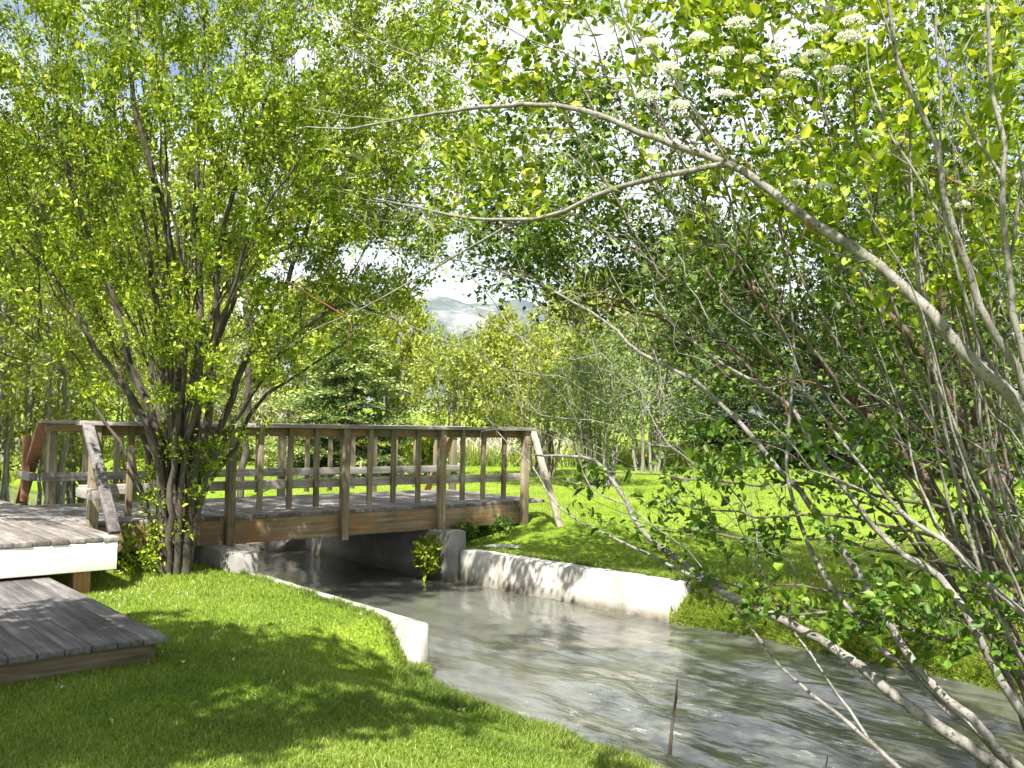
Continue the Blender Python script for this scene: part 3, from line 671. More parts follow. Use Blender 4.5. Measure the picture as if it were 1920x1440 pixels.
    r = tr.finish(.0016, 2.9)
    tr.wood('trunk', M['bark_gray'], root, scale=.74)
    def sel(p):
        d = (p-CAM)@fwd; x = 960+F*((p-CAM)@rgt)/d; y = 720-F*((p-CAM)@upv)/d
        return (y < 560) & (x < 1330) | (x > 1690)
    leaf_cloud(tr, .0034, 1.8, .058, .17, M['leaf_willow'], root, .02, .4, 1.1, sel=sel)
    for P_ in (((648, 594, 5.78), (610, 570, 5.7), (560, 540, 5.6), (512, 510, 5.5)), ((1745, 320, 4.2), (1790, 340, 4.2), (1850, 368, 4.15)), ((1530, 440, 4.62), (1515, 410, 4.6), (1500, 460, 4.55)), ((1476, 780, 5.4), (1468, 730, 5.35), (1462, 690, 5.3))):
        t2 = Tree(3, 200); t2.stem(pts(*P_), .005, .002, None, .08, .004); t2.finish(); t2.r = np.linspace(.0055, .002, t2.n); t2.wood('red_twig', M['twig_red'], root)
near_willow()

# ------------------------------------------------------------------ flowering dogwood: round leaves, white flower heads
def proj(p):
    d = (p-CAM)@fwd; return 960+F*((p-CAM)@rgt)/d, 720-F*((p-CAM)@upv)/d, d
def dogwood():
    root = empty('flowering_dogwood', (3.2, 5.3, -.2)); tag(root, 'leafy dogwood shrub with white flower clusters among its upper right leaves', 'shrub')
    tr = Tree(21, 60000); rg = tr.rg
    def S(r0, r1, *a, free=.4): return tr.stem(pts(*a), r0, r1, None, .12, .012, free)
    for k in range(12):
        d = rg.uniform(4.7, 6.0); e = rg.uniform(-70, 70); lean = [-700, -610, -560, -480, -400, -330, -260, -200, -140, -90, -40, 10][k]
        S(.016, .005, (2010+e, 1480, d), (1960+e+lean*.12, 1240, d), (1890+e+lean*.40, 900+e, d), (1850+lean*.8, 560+e, d), (1830+lean*1.05, 260+e, d), (1830+lean*1.2, 40+e*2, d))
    for k in range(6):   # low, nearly level boughs
        y = [905, 1010, 965, 1100, 1150, 800][k]; d = [5.4, 5.7, 5.1, 5.0, 4.8, 5.9][k]
        S(.016, .004, (2050, y+260, d-.1), (1880, y+90, d), (1600, y+10, d), (1380, y, d), (1150+60*k, y-20, d+.2), free=.2)
    A = []
    def fill(n, x0, x1, y0, y1, d0, d1):
        for _ in range(n): A.append(px(rg.uniform(x0, x1), rg.uniform(y0, y1), rg.uniform(d0, d1)))
    fill(330, 1180, 1720, -60, 330, 4.6, 6.0)
    fill(80, 1000, 1250, -60, 200, 5.4, 6.4)
    fill(60, 840, 1060, -40, 200, 5.7, 6.6)
    fill(60, 780, 1040, 240, 420, 5.8, 6.6)
    fill(180, 1600, 2000, -60, 600, 4.3, 6.2)
    fill(190, 1300, 1980, 780, 1180, 4.8, 5.8)
    fill(60, 1060, 1450, 850, 1030, 5.2, 6.0)
    fill(110, 1250, 1700, 300, 480, 4.8, 6.0)
    fill(36, 1380, 1720, 1080, 1190, 4.5, 5.0)
    fill(45, 1640, 1960, 1080, 1260, 4.3, 4.9)
    A = np.array(A); A = clumpy(rg, A, .30, .28)
    tr.attract(A, .3, .12, .012, .1, .4)
    tr.finish(.0017, 2.8); tr.wood('branches', M['bark_twig'], root)
    fl = [(1310, 70), (1365, 98), (1410, 112), (1462, 90), (1485, 140), (1525, 108), (1533, 55), (1572, 135), (1275, 198), (1355, 180), (1250, 128), (1345, 135), (1440, 175), (1220, 80), (1600, 40),
          (1485, 268), (1545, 350), (1805, 385), (1600, 75), (1215, 180), (1385, 45), (1555, 18), (1495, 345), (1590, 70)]
    FC = [px(x, y, 4.35+.2*math.sin(k*2.3)) for k, (x, y) in enumerate(fl)]
    sdir = unit(np.array([-.17, -.80, 0.0]))*math.cos(rad(56)); sdir[2] = math.sin(rad(56))
    def unshaded(p):   # flower heads sit on top of the leaves
        X, Y, D = proj(p); ok = ~((X < 1420) & (Y > 150) & (Y < 480) & (D < 5.5))
        for c in FC:
            q = p-c; t_ = q@sdir; ok &= ~((np.linalg.norm(q-t_[:, None]*sdir, axis=1) < .10) & (t_ > -.02))
        return ok
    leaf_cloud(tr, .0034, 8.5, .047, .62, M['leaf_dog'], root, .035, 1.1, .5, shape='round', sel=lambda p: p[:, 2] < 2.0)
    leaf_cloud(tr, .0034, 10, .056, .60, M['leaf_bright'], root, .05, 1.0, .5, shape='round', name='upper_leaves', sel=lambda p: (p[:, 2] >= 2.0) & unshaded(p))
    fl = [(1310, 70), (1365, 98), (1410, 112), (1462, 90), (1485, 140), (1525, 108), (1533, 55), (1572, 135), (1275, 198), (1355, 180), (1250, 128), (1345, 135), (1440, 175), (1220, 80), (1600, 40),
          (1485, 268), (1545, 350), (1805, 385), (1600, 75), (1215, 180), (1385, 45), (1555, 18), (1495, 345), (1590, 70)]
    fl = [f for f in fl]
    for k, (x, y) in enumerate(fl):
        d = 4.35+.2*math.sin(k*2.3); c = px(x, y, d); n = 240; rr = rg.uniform(.022, .052)
        a = rg.uniform(0, 6.28, n); q = np.sqrt(rg.random(n)); P = c+np.stack([np.cos(a)*q*rr*1.25, np.sin(a)*q*rr*1.1, (1-q*q)*rr*.45+rg.normal(0, .003, n)], 1)
        leaves('flower_cluster', P, rg.normal(0, 1, (n, 3))+(0, 0, .2), rg.normal(0, .5, (n, 3))+(0, -.5, 1), np.full(n, .012), np.full(n, .009), M['petal'], root, shape='rhomb', rg=rg)
dogwood()

# ------------------------------------------------------------------ dark hawthorn on the far bank, right
def hawthorn():
    x0, y0 = 4.45, 8.35; z0 = ground_z(x0, y0)
    root = empty('hawthorn_tree', (x0, y0, z0)); tag(root, 'dark leafy tree with reddish brown trunks standing on the far bank at the right edge', 'tree')
    tr = Tree(33, 60000); rg = tr.rg
    def S(r0, r1, *a, free=.3): return tr.stem(a, r0, r1, None, .15, .02, free)
    zb = z0-.1
    S(.12, .03, (4.45, 8.3, zb), (4.35, 8.3, .9), (4.0, 8.3, 2.2), (3.6, 8.4, 3.6), (3.2, 8.5, 5.0))
    S(.09, .02, (4.6, 8.5, zb), (4.8, 8.5, 1.2), (4.9, 8.7, 2.8), (5.0, 8.8, 4.8))
    S(.08, .02, (4.35, 8.4, zb), (3.8, 8.5, 1.0), (2.8, 8.7, 2.2), (1.9, 8.9, 3.2), (1.2, 9.0, 4.0))
    S(.06, .015, (4.4, 8.2, zb), (4.0, 7.9, 1.2), (3.2, 7.6, 2.3), (2.3, 7.5, 3.2), (1.4, 7.4, 4.0))
    S(.06, .015, (4.4, 8.5, zb), (4.2, 8.9, 1.2), (3.2, 9.6, 2.2), (2.2, 10.1, 3.2))
    S(.05, .015, (4.7, 8.3, zb), (5.0, 8.0, 1.2), (5.0, 7.8, 2.4), (4.6, 7.5, 4.0))
    A = np.vstack([blob(rg, 2300, (3.3, 8.5, 4.0), (2.9, 1.9, 2.2), 0), blob(rg, 560, (.7, 8.7, 3.9), (1.2, 1.2, 1.1), 0), blob(rg, 420, (2.2, 8.5, 2.6), (1.2, 1.2, .9), 0), blob(rg, 620, (.40, 8.9, 3.15), (1.15, .9, .6), 0), blob(rg, 650, (3.6, 8.6, 1.9), (1.9, 1.6, .9), 0), blob(rg, 260, (5.3, 8.4, 2.6), (1.0, 1.3, 1.8), 0)])
    X, Y, D = proj(A); A = A[~((X < 800) & (Y > 470)) & ~((X < 1010) & (Y > 560)) & ~((X < 1150) & (Y > 680)) & (A[:, 2] > .75) & ~((X < 1260) & (Y < 480) & (Y > 235) & (rg.random(len(A)) < .5))]
    A = clumpy(rg, A, .45, .30)
    tr.attract(A, .35, .15, .022, -.05, .35)
    tr.finish(.002, 2.5); tr.wood('trunk', M['bark_red'], root)
    leaf_cloud(tr, .0060, 12, .052, .66, M['leaf_dark'], root, .08, 1.2, .4, shape='rhomb', cluster=.5)
hawthorn()

# aspen behind the bridge whose pale leaves hang in the top middle
def aspen(x0, y0, H, seed, label, blobs, n, mat='leaf_willow', L=.05, per=5, trunk='bark_dark', name='aspen_tree', r=.07):
    z0 = ground_z(x0, y0); root = empty(name, (x0, y0, z0)); tag(root, label, 'tree')
    tr = Tree(seed, 50000); rg = tr.rg
    tr.stem([(x0, y0, z0-.1), (x0+.1, y0, z0+H*.35), (x0-.1, y0+.1, z0+H*.7), (x0, y0, z0+H)], r, .02, None, .2, .02, .25)
    A = np.vstack([blob(rg, int(n*k), c, rr, 0) for c, rr, k in blobs])
    A = clumpy(rg, A, .7, .42); tr.attract(A, .5, .25, .03, .1, .4); tr.finish(.004, 2.3); tr.wood('trunk', M[trunk], root)
    leaf_cloud(tr, .010, per, L, .8, M[mat], root, .10, .5, .3, shape='rhomb')
aspen(-4.9, 17.0, 7.5, 41, 'tall pale leaved tree rising behind the footbridge, its twigs against the sky', [((-2.6, 16.8, 6.9), (3.6, 2.0, 2.3), 1), ((.3, 16.8, 6.1), (1.9, 1.5, 1.6), .4)], 1300, 'leaf_bright', .08, 7.0)

# ------------------------------------------------------------------ background vegetation
def spruce(x, y, H, R, label, mat='needle', seed=1, low=.0, dens=1.0, group=None):
    z0 = ground_z(x, y); root = empty('spruce_tree', (x, y, z0)); tag(root, label, 'tree', group)
    rg = np.random.default_rng(seed)
    q = Tree(seed, 400); q.stem([(x, y, z0-.1), (x, y, z0+H*.5), (x, y, z0+H)], .035*H/2+.02, .01, None, .4, .01); q.finish(); q.wood('trunk', M['bark_red'], root)
    P = []; D = []; N = []; Ls = []; V = []; Fc = []; rnd = []
    z = low*H+.25
    while z < H*.98:
        t_ = z/H; Rl = R*(1-t_)**.8*(1 if t_ > .08 else .85); nb = int(7+rg.integers(0, 4))
        for k in range(nb):
            a = rg.uniform(0, 6.283); rl = Rl*rg.uniform(.72, 1.12); zz = z+rg.normal(0, .08)
            di = np.array([math.cos(a), math.sin(a), 0]); m_ = max(3, int(rl/.10))
            for i in range(m_):
                s_ = (i+.6)/m_; drop = -.30*rl*s_+.22*rl*s_*s_
                c = np.array([x, y, z0+zz])+di*rl*s_+(0, 0, drop)
                wdt = rl*.36*(1-s_*.55)*min(1, s_*3)
                nt = int(max(2, wdt/.045*dens))
                for sgn in (-1, 1):
                    j = rg.random(nt); side = np.array([-di[1], di[0], 0])*sgn
                    pp = c+side*(j*wdt)[:, None]+di*(j*wdt*.55)[:, None]+np.stack([0*j, 0*j, -j*wdt*.25+rg.normal(0, .025, nt)], 1)
                    P.append(pp); D.append(np.tile(side*.8+di*.7, (nt, 1))+rg.normal(0, .35, (nt, 3))); N.append(np.tile((0, 0, 1.), (nt, 1))+rg.normal(0, .5, (nt, 3)))
                    rnd.append(np.clip(s_*.75+j*.25+rg.normal(0, .15, nt)-.1, 0, 1))
        z += .19+.02*H/4
    P = np.vstack(P); D = np.vstack(D); N = np.vstack(N); n = len(P)
    leaves('crown', P, D, N, rg.uniform(.09, .17, n), rg.uniform(.035, .055, n), M[mat], root, np.concatenate(rnd), shape='rhomb', rg=rg)
def at(xp, d):  # ground point under an image column at a distance
    p = px(xp, 800, d); return float(p[0]), float(p[1])
x, y = at(655, 23); spruce(x, y, 4.2, 2.9, 'broad light tipped spruce behind the middle of the footbridge', 'needle', 3)
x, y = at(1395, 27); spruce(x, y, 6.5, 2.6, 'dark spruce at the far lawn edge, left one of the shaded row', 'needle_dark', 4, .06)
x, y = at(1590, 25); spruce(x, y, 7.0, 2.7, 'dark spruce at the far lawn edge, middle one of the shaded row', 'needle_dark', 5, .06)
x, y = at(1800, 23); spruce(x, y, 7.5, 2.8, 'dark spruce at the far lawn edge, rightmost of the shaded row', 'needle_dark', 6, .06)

def bushy(x, y, H, W, label, mat, seed, name='bush', cat='bush', nst=14, na=420, L=.10, per=4, bark='bark_pale', base=.25, slim=False, ratio=.45, top=None, group=None, fan=.5, low=.15):
    z0 = ground_z(x, y); root = empty(name, (x, y, z0)); tag(root, label, cat, group)
    tr = Tree(seed, 30000); rg = tr.rg
    for k in range(nst):
        a = rg.uniform(0, 6.283); q = math.sqrt(rg.random()); bx, by = x+math.cos(a)*q*W*base, y+math.sin(a)*q*W*base
        tx, ty = x+math.cos(a)*q*W*fan*2*.5+rg.normal(0, .1), y+math.sin(a)*q*W*fan*2*.5; h = H*rg.uniform(.7, .98)
        tr.stem([(bx, by, z0-.05), ((bx*2+tx)/3+rg.normal(0, .05), (by*2+ty)/3, z0+h*.4), (tx, ty, z0+h)], .012*H/2+.012, .006, None, .25, .02, .1)
    A = blob(rg, na, (x, y, z0+H*(low+1)/2), (W, W*.8, H*(1-low)/2), 0); A = clumpy(rg, A, .5, .2)
    tr.attract(A, .5, .25, .03, .3, .4); tr.finish(.003, 2.5); tr.wood('stems', M[bark], root, .0, (3, 4, 6))
    leaf_cloud(tr, .011, per*3.2, L, ratio, M[mat], root, .09, .5, .5, shape='rhomb')
def B(xp, d, H, W, label, mat, seed, **k):
    x, y = at(xp, d); bushy(x, y, H, W, label, mat, seed, **k)
B(1010, 22, 3.6, 1.5, 'airy pale willow shrub with thin grey stems behind the right end of the footbridge', 'leaf_far', 51, nst=22, na=520, L=.09, per=3.6)
B(1120, 19.5, 3.0, 1.35, 'greyish green willow shrub at the lawn edge, with bare twiggy foot', 'leaf_gray', 52, nst=26, na=560, L=.08, per=3.6, low=.25)
B(945, 30, 4.8, 1.7, 'rounded yellow green tree below the mountain, right of centre', 'leaf_yellow', 53, name='broadleaf_tree', cat='tree', na=600, L=.14, per=5)
B(845, 28, 4.2, 1.5, 'loose green bush between the light spruce and the yellow green tree', 'leaf_far', 54, na=420, L=.12, per=3.6)
B(802, 20.5, 1.05, .42, 'small bright green bush just above the handrail of the footbridge', 'leaf_bright', 55, na=160, L=.09, per=5, nst=8)
B(1220, 24, 4.6, 1.8, 'mid green willow bush left of the dark spruces', 'leaf_gray', 56, na=520, L=.11, per=4)
B(600, 33, 6.2, 2.6, 'tall green tree standing behind the light tipped spruce', 'leaf_far', 57, name='broadleaf_tree', cat='tree', na=700, L=.16, per=5)
B(735, 36, 6.0, 2.0, 'far pale green tree right behind the light tipped spruce', 'leaf_yellow', 58, name='broadleaf_tree', cat='tree', na=500, L=.17, per=4.5)
B(1110, 32, 6.6, 2.3, 'far light green tree behind the airy willow shrub', 'leaf_far', 59, name='broadleaf_tree', cat='tree', na=600, L=.17, per=5)
B(1330, 36, 9.5, 3.6, 'tall far green tree rising behind the dark spruces', 'leaf_gray', 60, name='broadleaf_tree', cat='tree', na=900, L=.19, per=6)
B(1750, 34, 11, 4.2, 'tall far green tree behind the right hand spruces at the frame edge', 'leaf_gray', 61, name='broadleaf_tree', cat='tree', na=900, L=.2, per=6)
# left background thicket
B(30, 17, 5.6, 1.9, 'green willow thicket with pale bare stems at the left edge behind the platform', 'leaf_far', 62, name='willow_thicket', cat='tree', nst=30, na=800, L=.085, per=4.5, low=.2, base=.5)
B(185, 19, 5.0, 1.7, 'leafy willow clump behind the left end of the footbridge railing', 'leaf_far', 63, name='willow_thicket', cat='tree', nst=26, na=700, L=.085, per=4.5, low=.15, base=.5)
B(-110, 15, 7.0, 2.0, 'tall willow clump cut off by the left edge of the picture', 'leaf_far', 64, name='willow_thicket', cat='tree', nst=24, na=700, L=.085, per=4.5, low=.15, base=.5)
B(340, 24, 4.8, 2.3, 'sunlit green bush seen between the stems of the multi stemmed tree', 'leaf_far', 65, na=600, L=.11, per=5, low=.08)
B(60, 28, 10.5, 3.6, 'tall green tree behind the willow thicket at far left', 'leaf_far', 66, name='broadleaf_tree', cat='tree', na=1000, L=.17, per=6)
B(300, 34, 11.5, 3.8, 'tall far green tree behind the multi stemmed tree', 'leaf_far', 67, name='broadleaf_tree', cat='tree', na=1000, L=.19, per=6)
B(430, 40, 3.8, 2.4, 'distant light green bush left of the pale dry grass bank', 'leaf_yellow', 68, na=400, L=.2, per=5)

# pale dry grass bank seen past the handrail
def tufts(name, xy, n, h0, h1, wd, mat, label, cat=None, kind=None, group=None, spread=.35, parent=None, lean=.35, seed=1, zf=None, shape='blade'):
    rg = np.random.default_rng(seed); xy = np.array(xy, float)
    P2 = xy if n is None else xy[rg.integers(0, len(xy), n)]+rg.normal(0, spread, (n, 2)); n = len(P2)
    v, u = to_local(P2[:, 0], P2[:, 1]); z = height(v, u); P = np.column_stack([P2, z-.01])
    D = rg.normal(0, lean, (n, 3)); D[:, 2] = 1; N = rg.normal(0, 1, (n, 3)); N[:, 2] = .1
    L = rg.uniform(h0, h1, n); o = leaves(name, P, D, N, L, np.full(n, wd), M[mat], parent, shape=shape, rg=rg)
    return tag(o, label, cat, group, kind)
rg = np.random.default_rng(77)
def area(xp0, xp1, d0, d1, n, rg=rg):
    xp = rg.uniform(xp0, xp1, n); d = rg.uniform(d0, d1, n); return np.stack([(xp-960)/F*d, d*fwd[1]], 1)
tufts('dry_grass', area(400, 560, 33, 39, 9000), None, .9, 2.3, .07, 'dry', 'bank of tall pale dry grass beyond the handrail, left of the light tipped spruce', 'grass', kind='stuff', seed=2)
tufts('dry_grass', area(830, 1060, 26, 32, 2600), None, .4, 1.1, .03, 'dry', 'pale dry reeds among the far willow shrubs', 'grass', kind='stuff', seed=3)
tufts('tall_grass', area(-200, 2100, 25.5, 30, 42000), None, .25, .75, .035, 'grass_far', 'band of long green grass along the far lawn edge', 'grass', kind='stuff', seed=4)

# ------------------------------------------------------------------ lawn
def lawn(name, n, vis, hgt, wd, mat, label, seed, lean=.45, shape='blade'):
    rg = np.random.default_rng(seed); X, Y = vis(rg, n); v, u = to_local(X, Y); z = height(v, u); vl, vr = VL(u), VR(u)
    ok = z > WZ+.03
    ok &= ~((v > vl-.185) & (v < vl+.3) & (u > .0) & (u < 9)) & ~((v < vr+.24) & (v > vr-.3) & (u > .1) & (u < 9))
    ok &= ~((v < -2.03) & (u > -.05) & (u < 3.1)) & ~((v < -1.44) & (u > 2.75) & (u < 7.2)) & ~((v < vl-.0) & (v > -1.45) & (u > 3.75) & (u < 6.1))
    X, Y, z = X[ok], Y[ok], z[ok]; n = len(X)
    cl = .5+.5*np.sin(X*2.7+np.sin(Y*3.1)*1.3)*np.cos(Y*2.3+X*1.1); d = np.hypot(X, Y)
    L = hgt*(.6+.5*rg.random(n)+.35*cl); D = rg.normal(0, lean, (n, 3)); D[:, 2] = 1; N = rg.normal(0, 1, (n, 3)); N[:, 2] = .05
    o = leaves(name, np.column_stack([X, Y, z-.006]), D, N, L, wd*(.7+.6*rg.random(n)), M[mat], None, np.clip(rg.normal(.45, .25, n)+.15*(cl-.5), 0, 1), shape=shape, rg=rg)
    tag(o, label, 'grass', kind='stuff'); return o
def vis_near(rg, n):
    d = 3.7*(11/3.7)**(rg.random(n)**1.15); x = rg.uniform(-1.05, .75, n)*.58*d; return x, d
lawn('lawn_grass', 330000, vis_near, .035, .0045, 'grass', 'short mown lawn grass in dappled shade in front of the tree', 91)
def vis_mid(rg, n):
    d = rg.uniform(8.0**.5, 30**.5, n)**2; x = rg.uniform(-.62, .60, n)*d; return x, d
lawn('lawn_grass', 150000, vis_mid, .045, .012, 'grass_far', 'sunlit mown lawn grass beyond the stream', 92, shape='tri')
# shaggy yellowish grass on the bank edges
def bank(seed, n, right=True, u0=-6, u1=.15, h=.09, mat='moss', label='', wd=.004, off=.55):
    rg = np.random.default_rng(seed); u = rg.uniform(u0, u1, n); s = np.abs(rg.normal(0, off/2, n))
    v = VR(u)+s+.0 if right else VL(u)-s*.6-.02; z = height(v, u); X, Y = to_world(v, u); out = -1 if right else 1
    cl = .5+.5*np.sin(u*7+np.sin(u*3)*2)*np.cos(s*9)
    D = rg.normal(0, .45, (n, 3)); D[:, 2] = .8; k = np.exp(-s*4)*.9; D[:, 0] += out*ct*k; D[:, 1] += out*st_*k
    N = rg.normal(0, 1, (n, 3)); ok = z > WZ-.02
    o = leaves('bank_grass', np.column_stack([X, Y, z-.01])[ok], D[ok], N[ok], (h*(.5+rg.random(n)*.6+.6*cl))[ok], np.full(ok.sum(), wd), M[mat], None, None, shape='blade', rg=rg)
    tag(o, label, 'grass', kind='stuff')
bank(93, 70000, True, -6.5, .18, .07, 'moss', 'shaggy yellow green grass hanging over the far bank below the concrete wall end', .006, .8)
bank(94, 26000, False, -5.5, .25, .075, 'grass', 'longer grass fringe along the near stream bank', .0045, .35)

rg = np.random.default_rng(5); n = 46; X = np.concatenate([rg.normal(-3.05, .22, 22), rg.uniform(-2.6, .3, n-22)]); Y = np.concatenate([rg.normal(7.7, .3, 22), rg.uniform(4.6, 7.4, n-22)]); v, u = to_local(X, Y); ok = v < VL(u)-.3; X, Y = X[ok], Y[ok]; n = len(X)
q = 9; PP = np.repeat(np.column_stack([X, Y, height(*to_local(X, Y))+.03]), q, 0)+rg.normal(0, .005, (n*q, 3))
tag(leaves('clover_flowers', PP, rg.normal(0, 1, (n*q, 3)), rg.normal(0, .4, (n*q, 3))+(0, 0, 1), np.full(n*q, .009), np.full(n*q, .006), M['petal'], None, shape='rhomb', rg=rg), 'tiny white clover flowers scattered in the near lawn', 'flowers', kind='stuff')
rg = np.random.default_rng(15); n = 9000; u = rg.uniform(0, 2.8, n//2); v = -.185-np.abs(rg.normal(0, .03, n//2)); u2 = rg.uniform(.2, 3.3, n//2); v2 = VR(u2)+.225+np.abs(rg.normal(0, .03, n//2))
v3 = rg.uniform(-5, -2.0, 3500); u3 = -.05-np.abs(rg.normal(0, .03, 3500)); uu_ = np.concatenate([u, u2, u3]); vv_ = np.concatenate([v+.03, v2, v3]); X, Y = to_world(vv_, uu_); cl = (np.sin(uu_*9+np.sin(uu_*23)*1.5)*.5+.5)
D = rg.normal(0, .5, (len(X), 3)); D[:, 2] = .9
tag(leaves('edge_grass', np.column_stack([X, Y, height(vv_, uu_)-.01]), D, rg.normal(0, 1, (len(X), 3)), .04+.07*cl*rg.random(len(X)), np.full(len(X), .0055), M['grass'], None, shape='blade', rg=rg), 'ragged grass growing over the tops of the concrete channel walls', 'grass', kind='stuff')
# weeds, hanging bush, slab, boulder, twigs
def leafy(name, label, cat, c, r, n, L, mat, seed, stems=7, base=None, shape='round'):
    c = np.array(c); base = c-(0, 0, r[2]) if base is None else np.array(base); root = empty(name, base); tag(root, label, cat)
    tr = Tree(seed, 4000); rg = tr.rg
    tr.stem([base, (base+c)/2, c], .008, .003, None, .05, .005)
    A = blob(rg, stems*8, c, r, 0); tr.attract(A, .3, .05, .006, .2, .4); tr.finish(.0015, 2.5); tr.wood('stem', M['bark_dark'], root)
    leaf_cloud(tr, .004, n/tr.n, L, .6, M[mat], root, .03, .7, .3, shape=shape)
xw, yw = to_world(2.62, 3.45)
leafy('leafy_bush', 'small leafy green bush growing over the water against the abutment wall', 'bush', (xw-.12, yw, -.10), (.17, .15, .28), 620, .06, 'leaf_bright', 71, base=(xw+.05, yw+.05, -.42))
xw, yw = to_world(3.15, 3.6)
leafy('weed_plant', 'dark leaved weed in the grass beneath the right end of the bridge beam', 'plant', (xw, yw, .17), (.22, .15, .10), 260, .05, 'leaf_dog', 72)
xw, yw = to_world(3.55, 3.35)
leafy('weed_plant', 'low green weed beside the pale brace foot at the right end of the bridge', 'plant', (xw, yw, .24), (.2, .15, .09), 200, .045, 'leaf_dog', 73)
def rock(name, label, cat, c, r, seed, mat='rock', flat=False):
    rg = np.random.default_rng(seed); n, m_ = 28, 18; a = np.linspace(0, 2*math.pi, n, endpoint=False); e = np.linspace(-.5*math.pi, .5*math.pi, m_)
    A, E = np.meshgrid(a, e); ph = rg.uniform(0, 6.28, 12)
    k = 1+.16*np.sin(2*A+ph[0])*np.cos(E)+.10*np.sin(5*A+ph[1]+3*E)*np.cos(E)+.08*np.sin(9*A+ph[2]-7*E)*np.cos(E)+.05*np.sin(13*E+ph[3]+3*A)*np.cos(E)
    p_ = .5 if flat else .8
    cx = np.sign(np.cos(E))*np.abs(np.cos(E))**p_; V = np.stack([cx*np.cos(A)*k*r[0], cx*np.sin(A)*k*r[1], np.sin(E)*k*r[2]], -1)+np.array(c)
    idx = np.arange(n*m_).reshape(m_, n); nx = np.roll(idx, -1, 1)
    f = np.stack([idx[:-1].ravel(), nx[:-1].ravel(), nx[1:].ravel(), idx[1:].ravel()], 1)
    o = link(name, fast_mesh(name, V.reshape(-1, 3), f), M[mat], None, not flat); return tag(o, label, cat)
p = px(545, 1030, 14.2); rock('boulder', 'brown boulder heap at the water seen under the footbridge', 'rock', (p[0], p[1], -.35), (.55, .4, .33), 5)
p = px(495, 1028, 14.8); rock('boulder', 'smaller brown rock half hidden behind the left abutment under the footbridge', 'rock', (p[0]-.1, p[1], -.35), (.4, .4, .28), 6)
p = px(945, 1014, 11.6); rock('stone_slab', 'flat pale stone lying in the lawn above the white wall', 'stone', (p[0], p[1], ground_z(p[0], p[1])+.02), (.2, .11, .022), 8, 'conc', True)
def twig(label, P, r0, r1, mat):
    tr = Tree(3, 300); tr.stem(P, r0, r1, None, .09, .0012); tr.finish()
    tr.r = np.array([r0+(r1-r0)*i/tr.n for i in range(tr.n)])
    o = tr.wood('dead_stick', M[mat], None); tag(o, label, 'stick')
twig('thin dark upright stick rising from the near bank against the water', [px(1256, 1415, 5.05), px(1262, 1350, 5.05), px(1270, 1275, 5.05)], .011, .006, 'bark_dark')
twig('tiny broken stick at the bottom edge of the water', [px(1547, 1450, 4.5), px(1552, 1417, 4.5)], .006, .003, 'bark_dark')

# trees behind the viewpoint whose crowns shade the near lawn
def shade_tree(x0, y0, c, r, n, seed, L=.09, per=5, label=''):
    root = empty('shade_tree', (x0, y0, 0)); tag(root, label, 'tree')
    tr = Tree(seed, 30000); rg = tr.rg
    tr.stem([(x0, y0, -.1), (x0, y0, 1.6), (x0*.7+c[0]*.3, y0*.7+c[1]*.3, 3.0), tuple(c)], .13, .05, None, .2, .02, .5)
    A = blob(rg, n, c, r, 0); X, Y, D = proj(A); A = A[(D < .3) | (Y < -120)]
    A = clumpy(rg, A, .8, .34); tr.attract(A, .4, .2, .02, .1, .4); tr.finish(.004, 2.3); tr.wood('trunk', M['bark_dark'], root)
    leaf_cloud(tr, .010, per, L, .6, M['leaf_bright'], root, .09, .8, .3, shape='rhomb')
shade_tree(-3.0, -2.2, (-3.2, 2.2, 4.9), (2.6, 1.7, 1.0), 1300, 81, .11, 19, label='broad tree behind the viewpoint shading the near lawn and low deck')
shade_tree(2.6, -2.6, (1.35, 2.7, 3.85), (1.7, 1.15, .4), 300, 82, .08, 10, label='second tree behind the viewpoint dappling the stream bank')

# ------------------------------------------------------------------ light, sky, air
SUN_DIR = unit(np.array([-.17, -.80, 0.0]))*math.cos(rad(56)); SUN_DIR[2] = math.sin(rad(56))
sd = bpy.data.lights.new('sun', 'SUN'); sd.energy = 5.0; sd.angle = rad(.53); sd.color = (1, .955, .88)
so = bpy.data.objects.new('sun', sd); COL.objects.link(so); so.rotation_euler = Vector(SUN_DIR).to_track_quat('Z', 'Y').to_euler()
wd = bpy.data.worlds.new('World'); sc.world = wd; wd.use_nodes = True; nt = wd.node_tree; nt.nodes.clear()
sky = nt.nodes.new('ShaderNodeTexSky'); sky.sky_type = 'NISHITA'; sky.sun_disc = False; sky.sun_elevation = rad(56)
sky.sun_rotation = math.atan2(SUN_DIR[0], SUN_DIR[1]); sky.altitude = 1500; sky.dust_density = 1.2
tcw = nt.nodes.new('ShaderNodeTexCoord'); mpw = nt.nodes.new('ShaderNodeMapping'); mpw.inputs['Scale'].default_value = (1, 1, 2.2)
nz = nt.nodes.new('ShaderNodeTexNoise'); nz.inputs['Scale'].default_value = 2.3; nz.inputs['Detail'].default_value = 7; nz.inputs['Roughness'].default_value = .6
nt.links.new(tcw.outputs['Generated'], mpw.inputs[0]); nt.links.new(mpw.outputs[0], nz.inputs['Vector'])
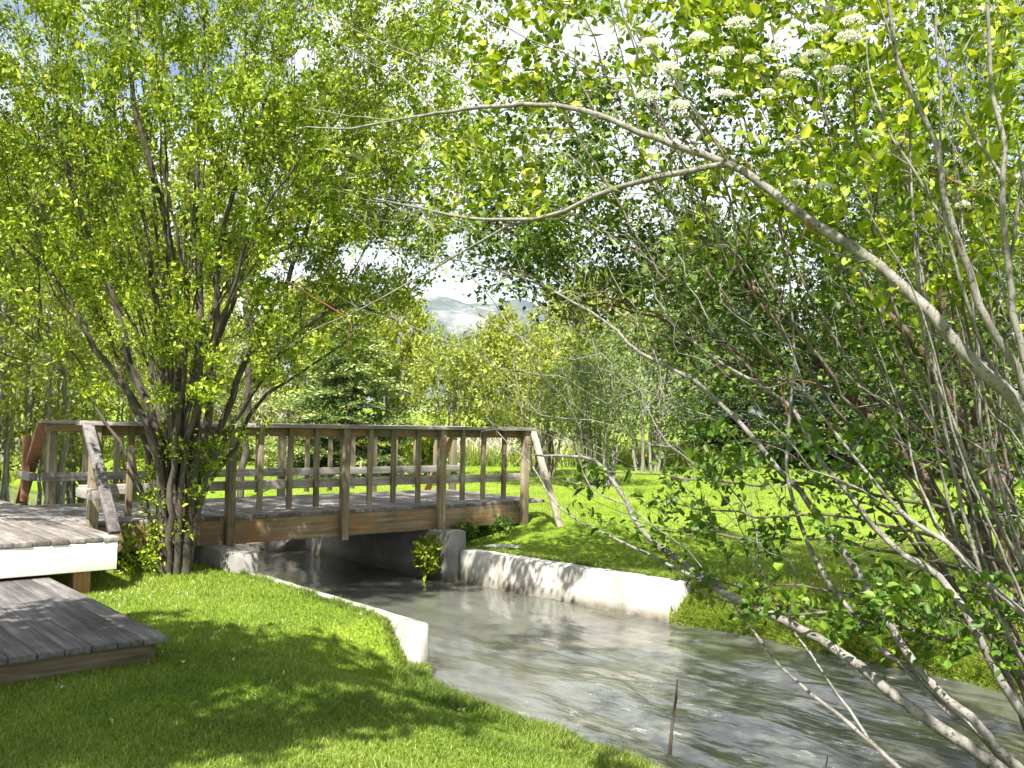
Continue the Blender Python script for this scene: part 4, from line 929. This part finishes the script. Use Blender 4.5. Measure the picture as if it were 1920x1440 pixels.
rp = nt.nodes.new('ShaderNodeValToRGB'); nt.links.new(nz.outputs['Fac'], rp.inputs[0]); rp.color_ramp.elements[0].position = .40; rp.color_ramp.elements[1].position = .54
mx = nt.nodes.new('ShaderNodeMix'); mx.data_type = 'RGBA'; nt.links.new(rp.outputs[0], mx.inputs[0]); nt.links.new(sky.outputs[0], mx.inputs[6]); mx.inputs[7].default_value = (8.5, 8.8, 9.2, 1)
sx = nt.nodes.new('ShaderNodeSeparateXYZ'); nt.links.new(tcw.outputs['Generated'], sx.inputs[0])
mz = nt.nodes.new('ShaderNodeMapRange'); nt.links.new(sx.outputs['Z'], mz.inputs[0])
for i_, v_ in ((1, .10), (2, .32), (3, .85), (4, 0.0)): mz.inputs[i_].default_value = v_
mxx = nt.nodes.new('ShaderNodeMath'); mxx.operation = 'MAXIMUM'; nt.links.new(rp.outputs[0], mxx.inputs[0]); nt.links.new(mz.outputs[0], mxx.inputs[1]); nt.links.new(mxx.outputs[0], mx.inputs[0])
bg = nt.nodes.new('ShaderNodeBackground'); bg.inputs[1].default_value = .058; nt.links.new(mx.outputs[2], bg.inputs[0])
wo = nt.nodes.new('ShaderNodeOutputWorld'); nt.links.new(bg.outputs[0], wo.inputs[0])
HAZE = True
if HAZE:
    hb = MB(); hb.box(-3000, 3000, -60, 3600, -60, 620, 0); o = hb.build('haze', None)
    mt, t = newmat('haze_air'); pv = t.n('ShaderNodeVolumePrincipled'); pv.inputs['Density'].default_value = .00009; pv.inputs['Color'].default_value = (.80, .88, 1, 1); pv.inputs['Anisotropy'].default_value = 0.0
    oo = t.n('ShaderNodeOutputMaterial'); t.c(pv, 0, oo, 'Volume'); o.data.materials.clear(); o.data.materials.append(mt); tag(o, kind='stuff')

sc.render.engine = 'CYCLES'
sc.cycles.max_bounces = 8; sc.cycles.diffuse_bounces = 4; sc.cycles.transmission_bounces = 5; sc.cycles.volume_bounces = 0
sc.view_settings.view_transform = 'Standard'; sc.view_settings.look = 'None'; sc.view_settings.exposure = 1.6; sc.view_settings.gamma = 1
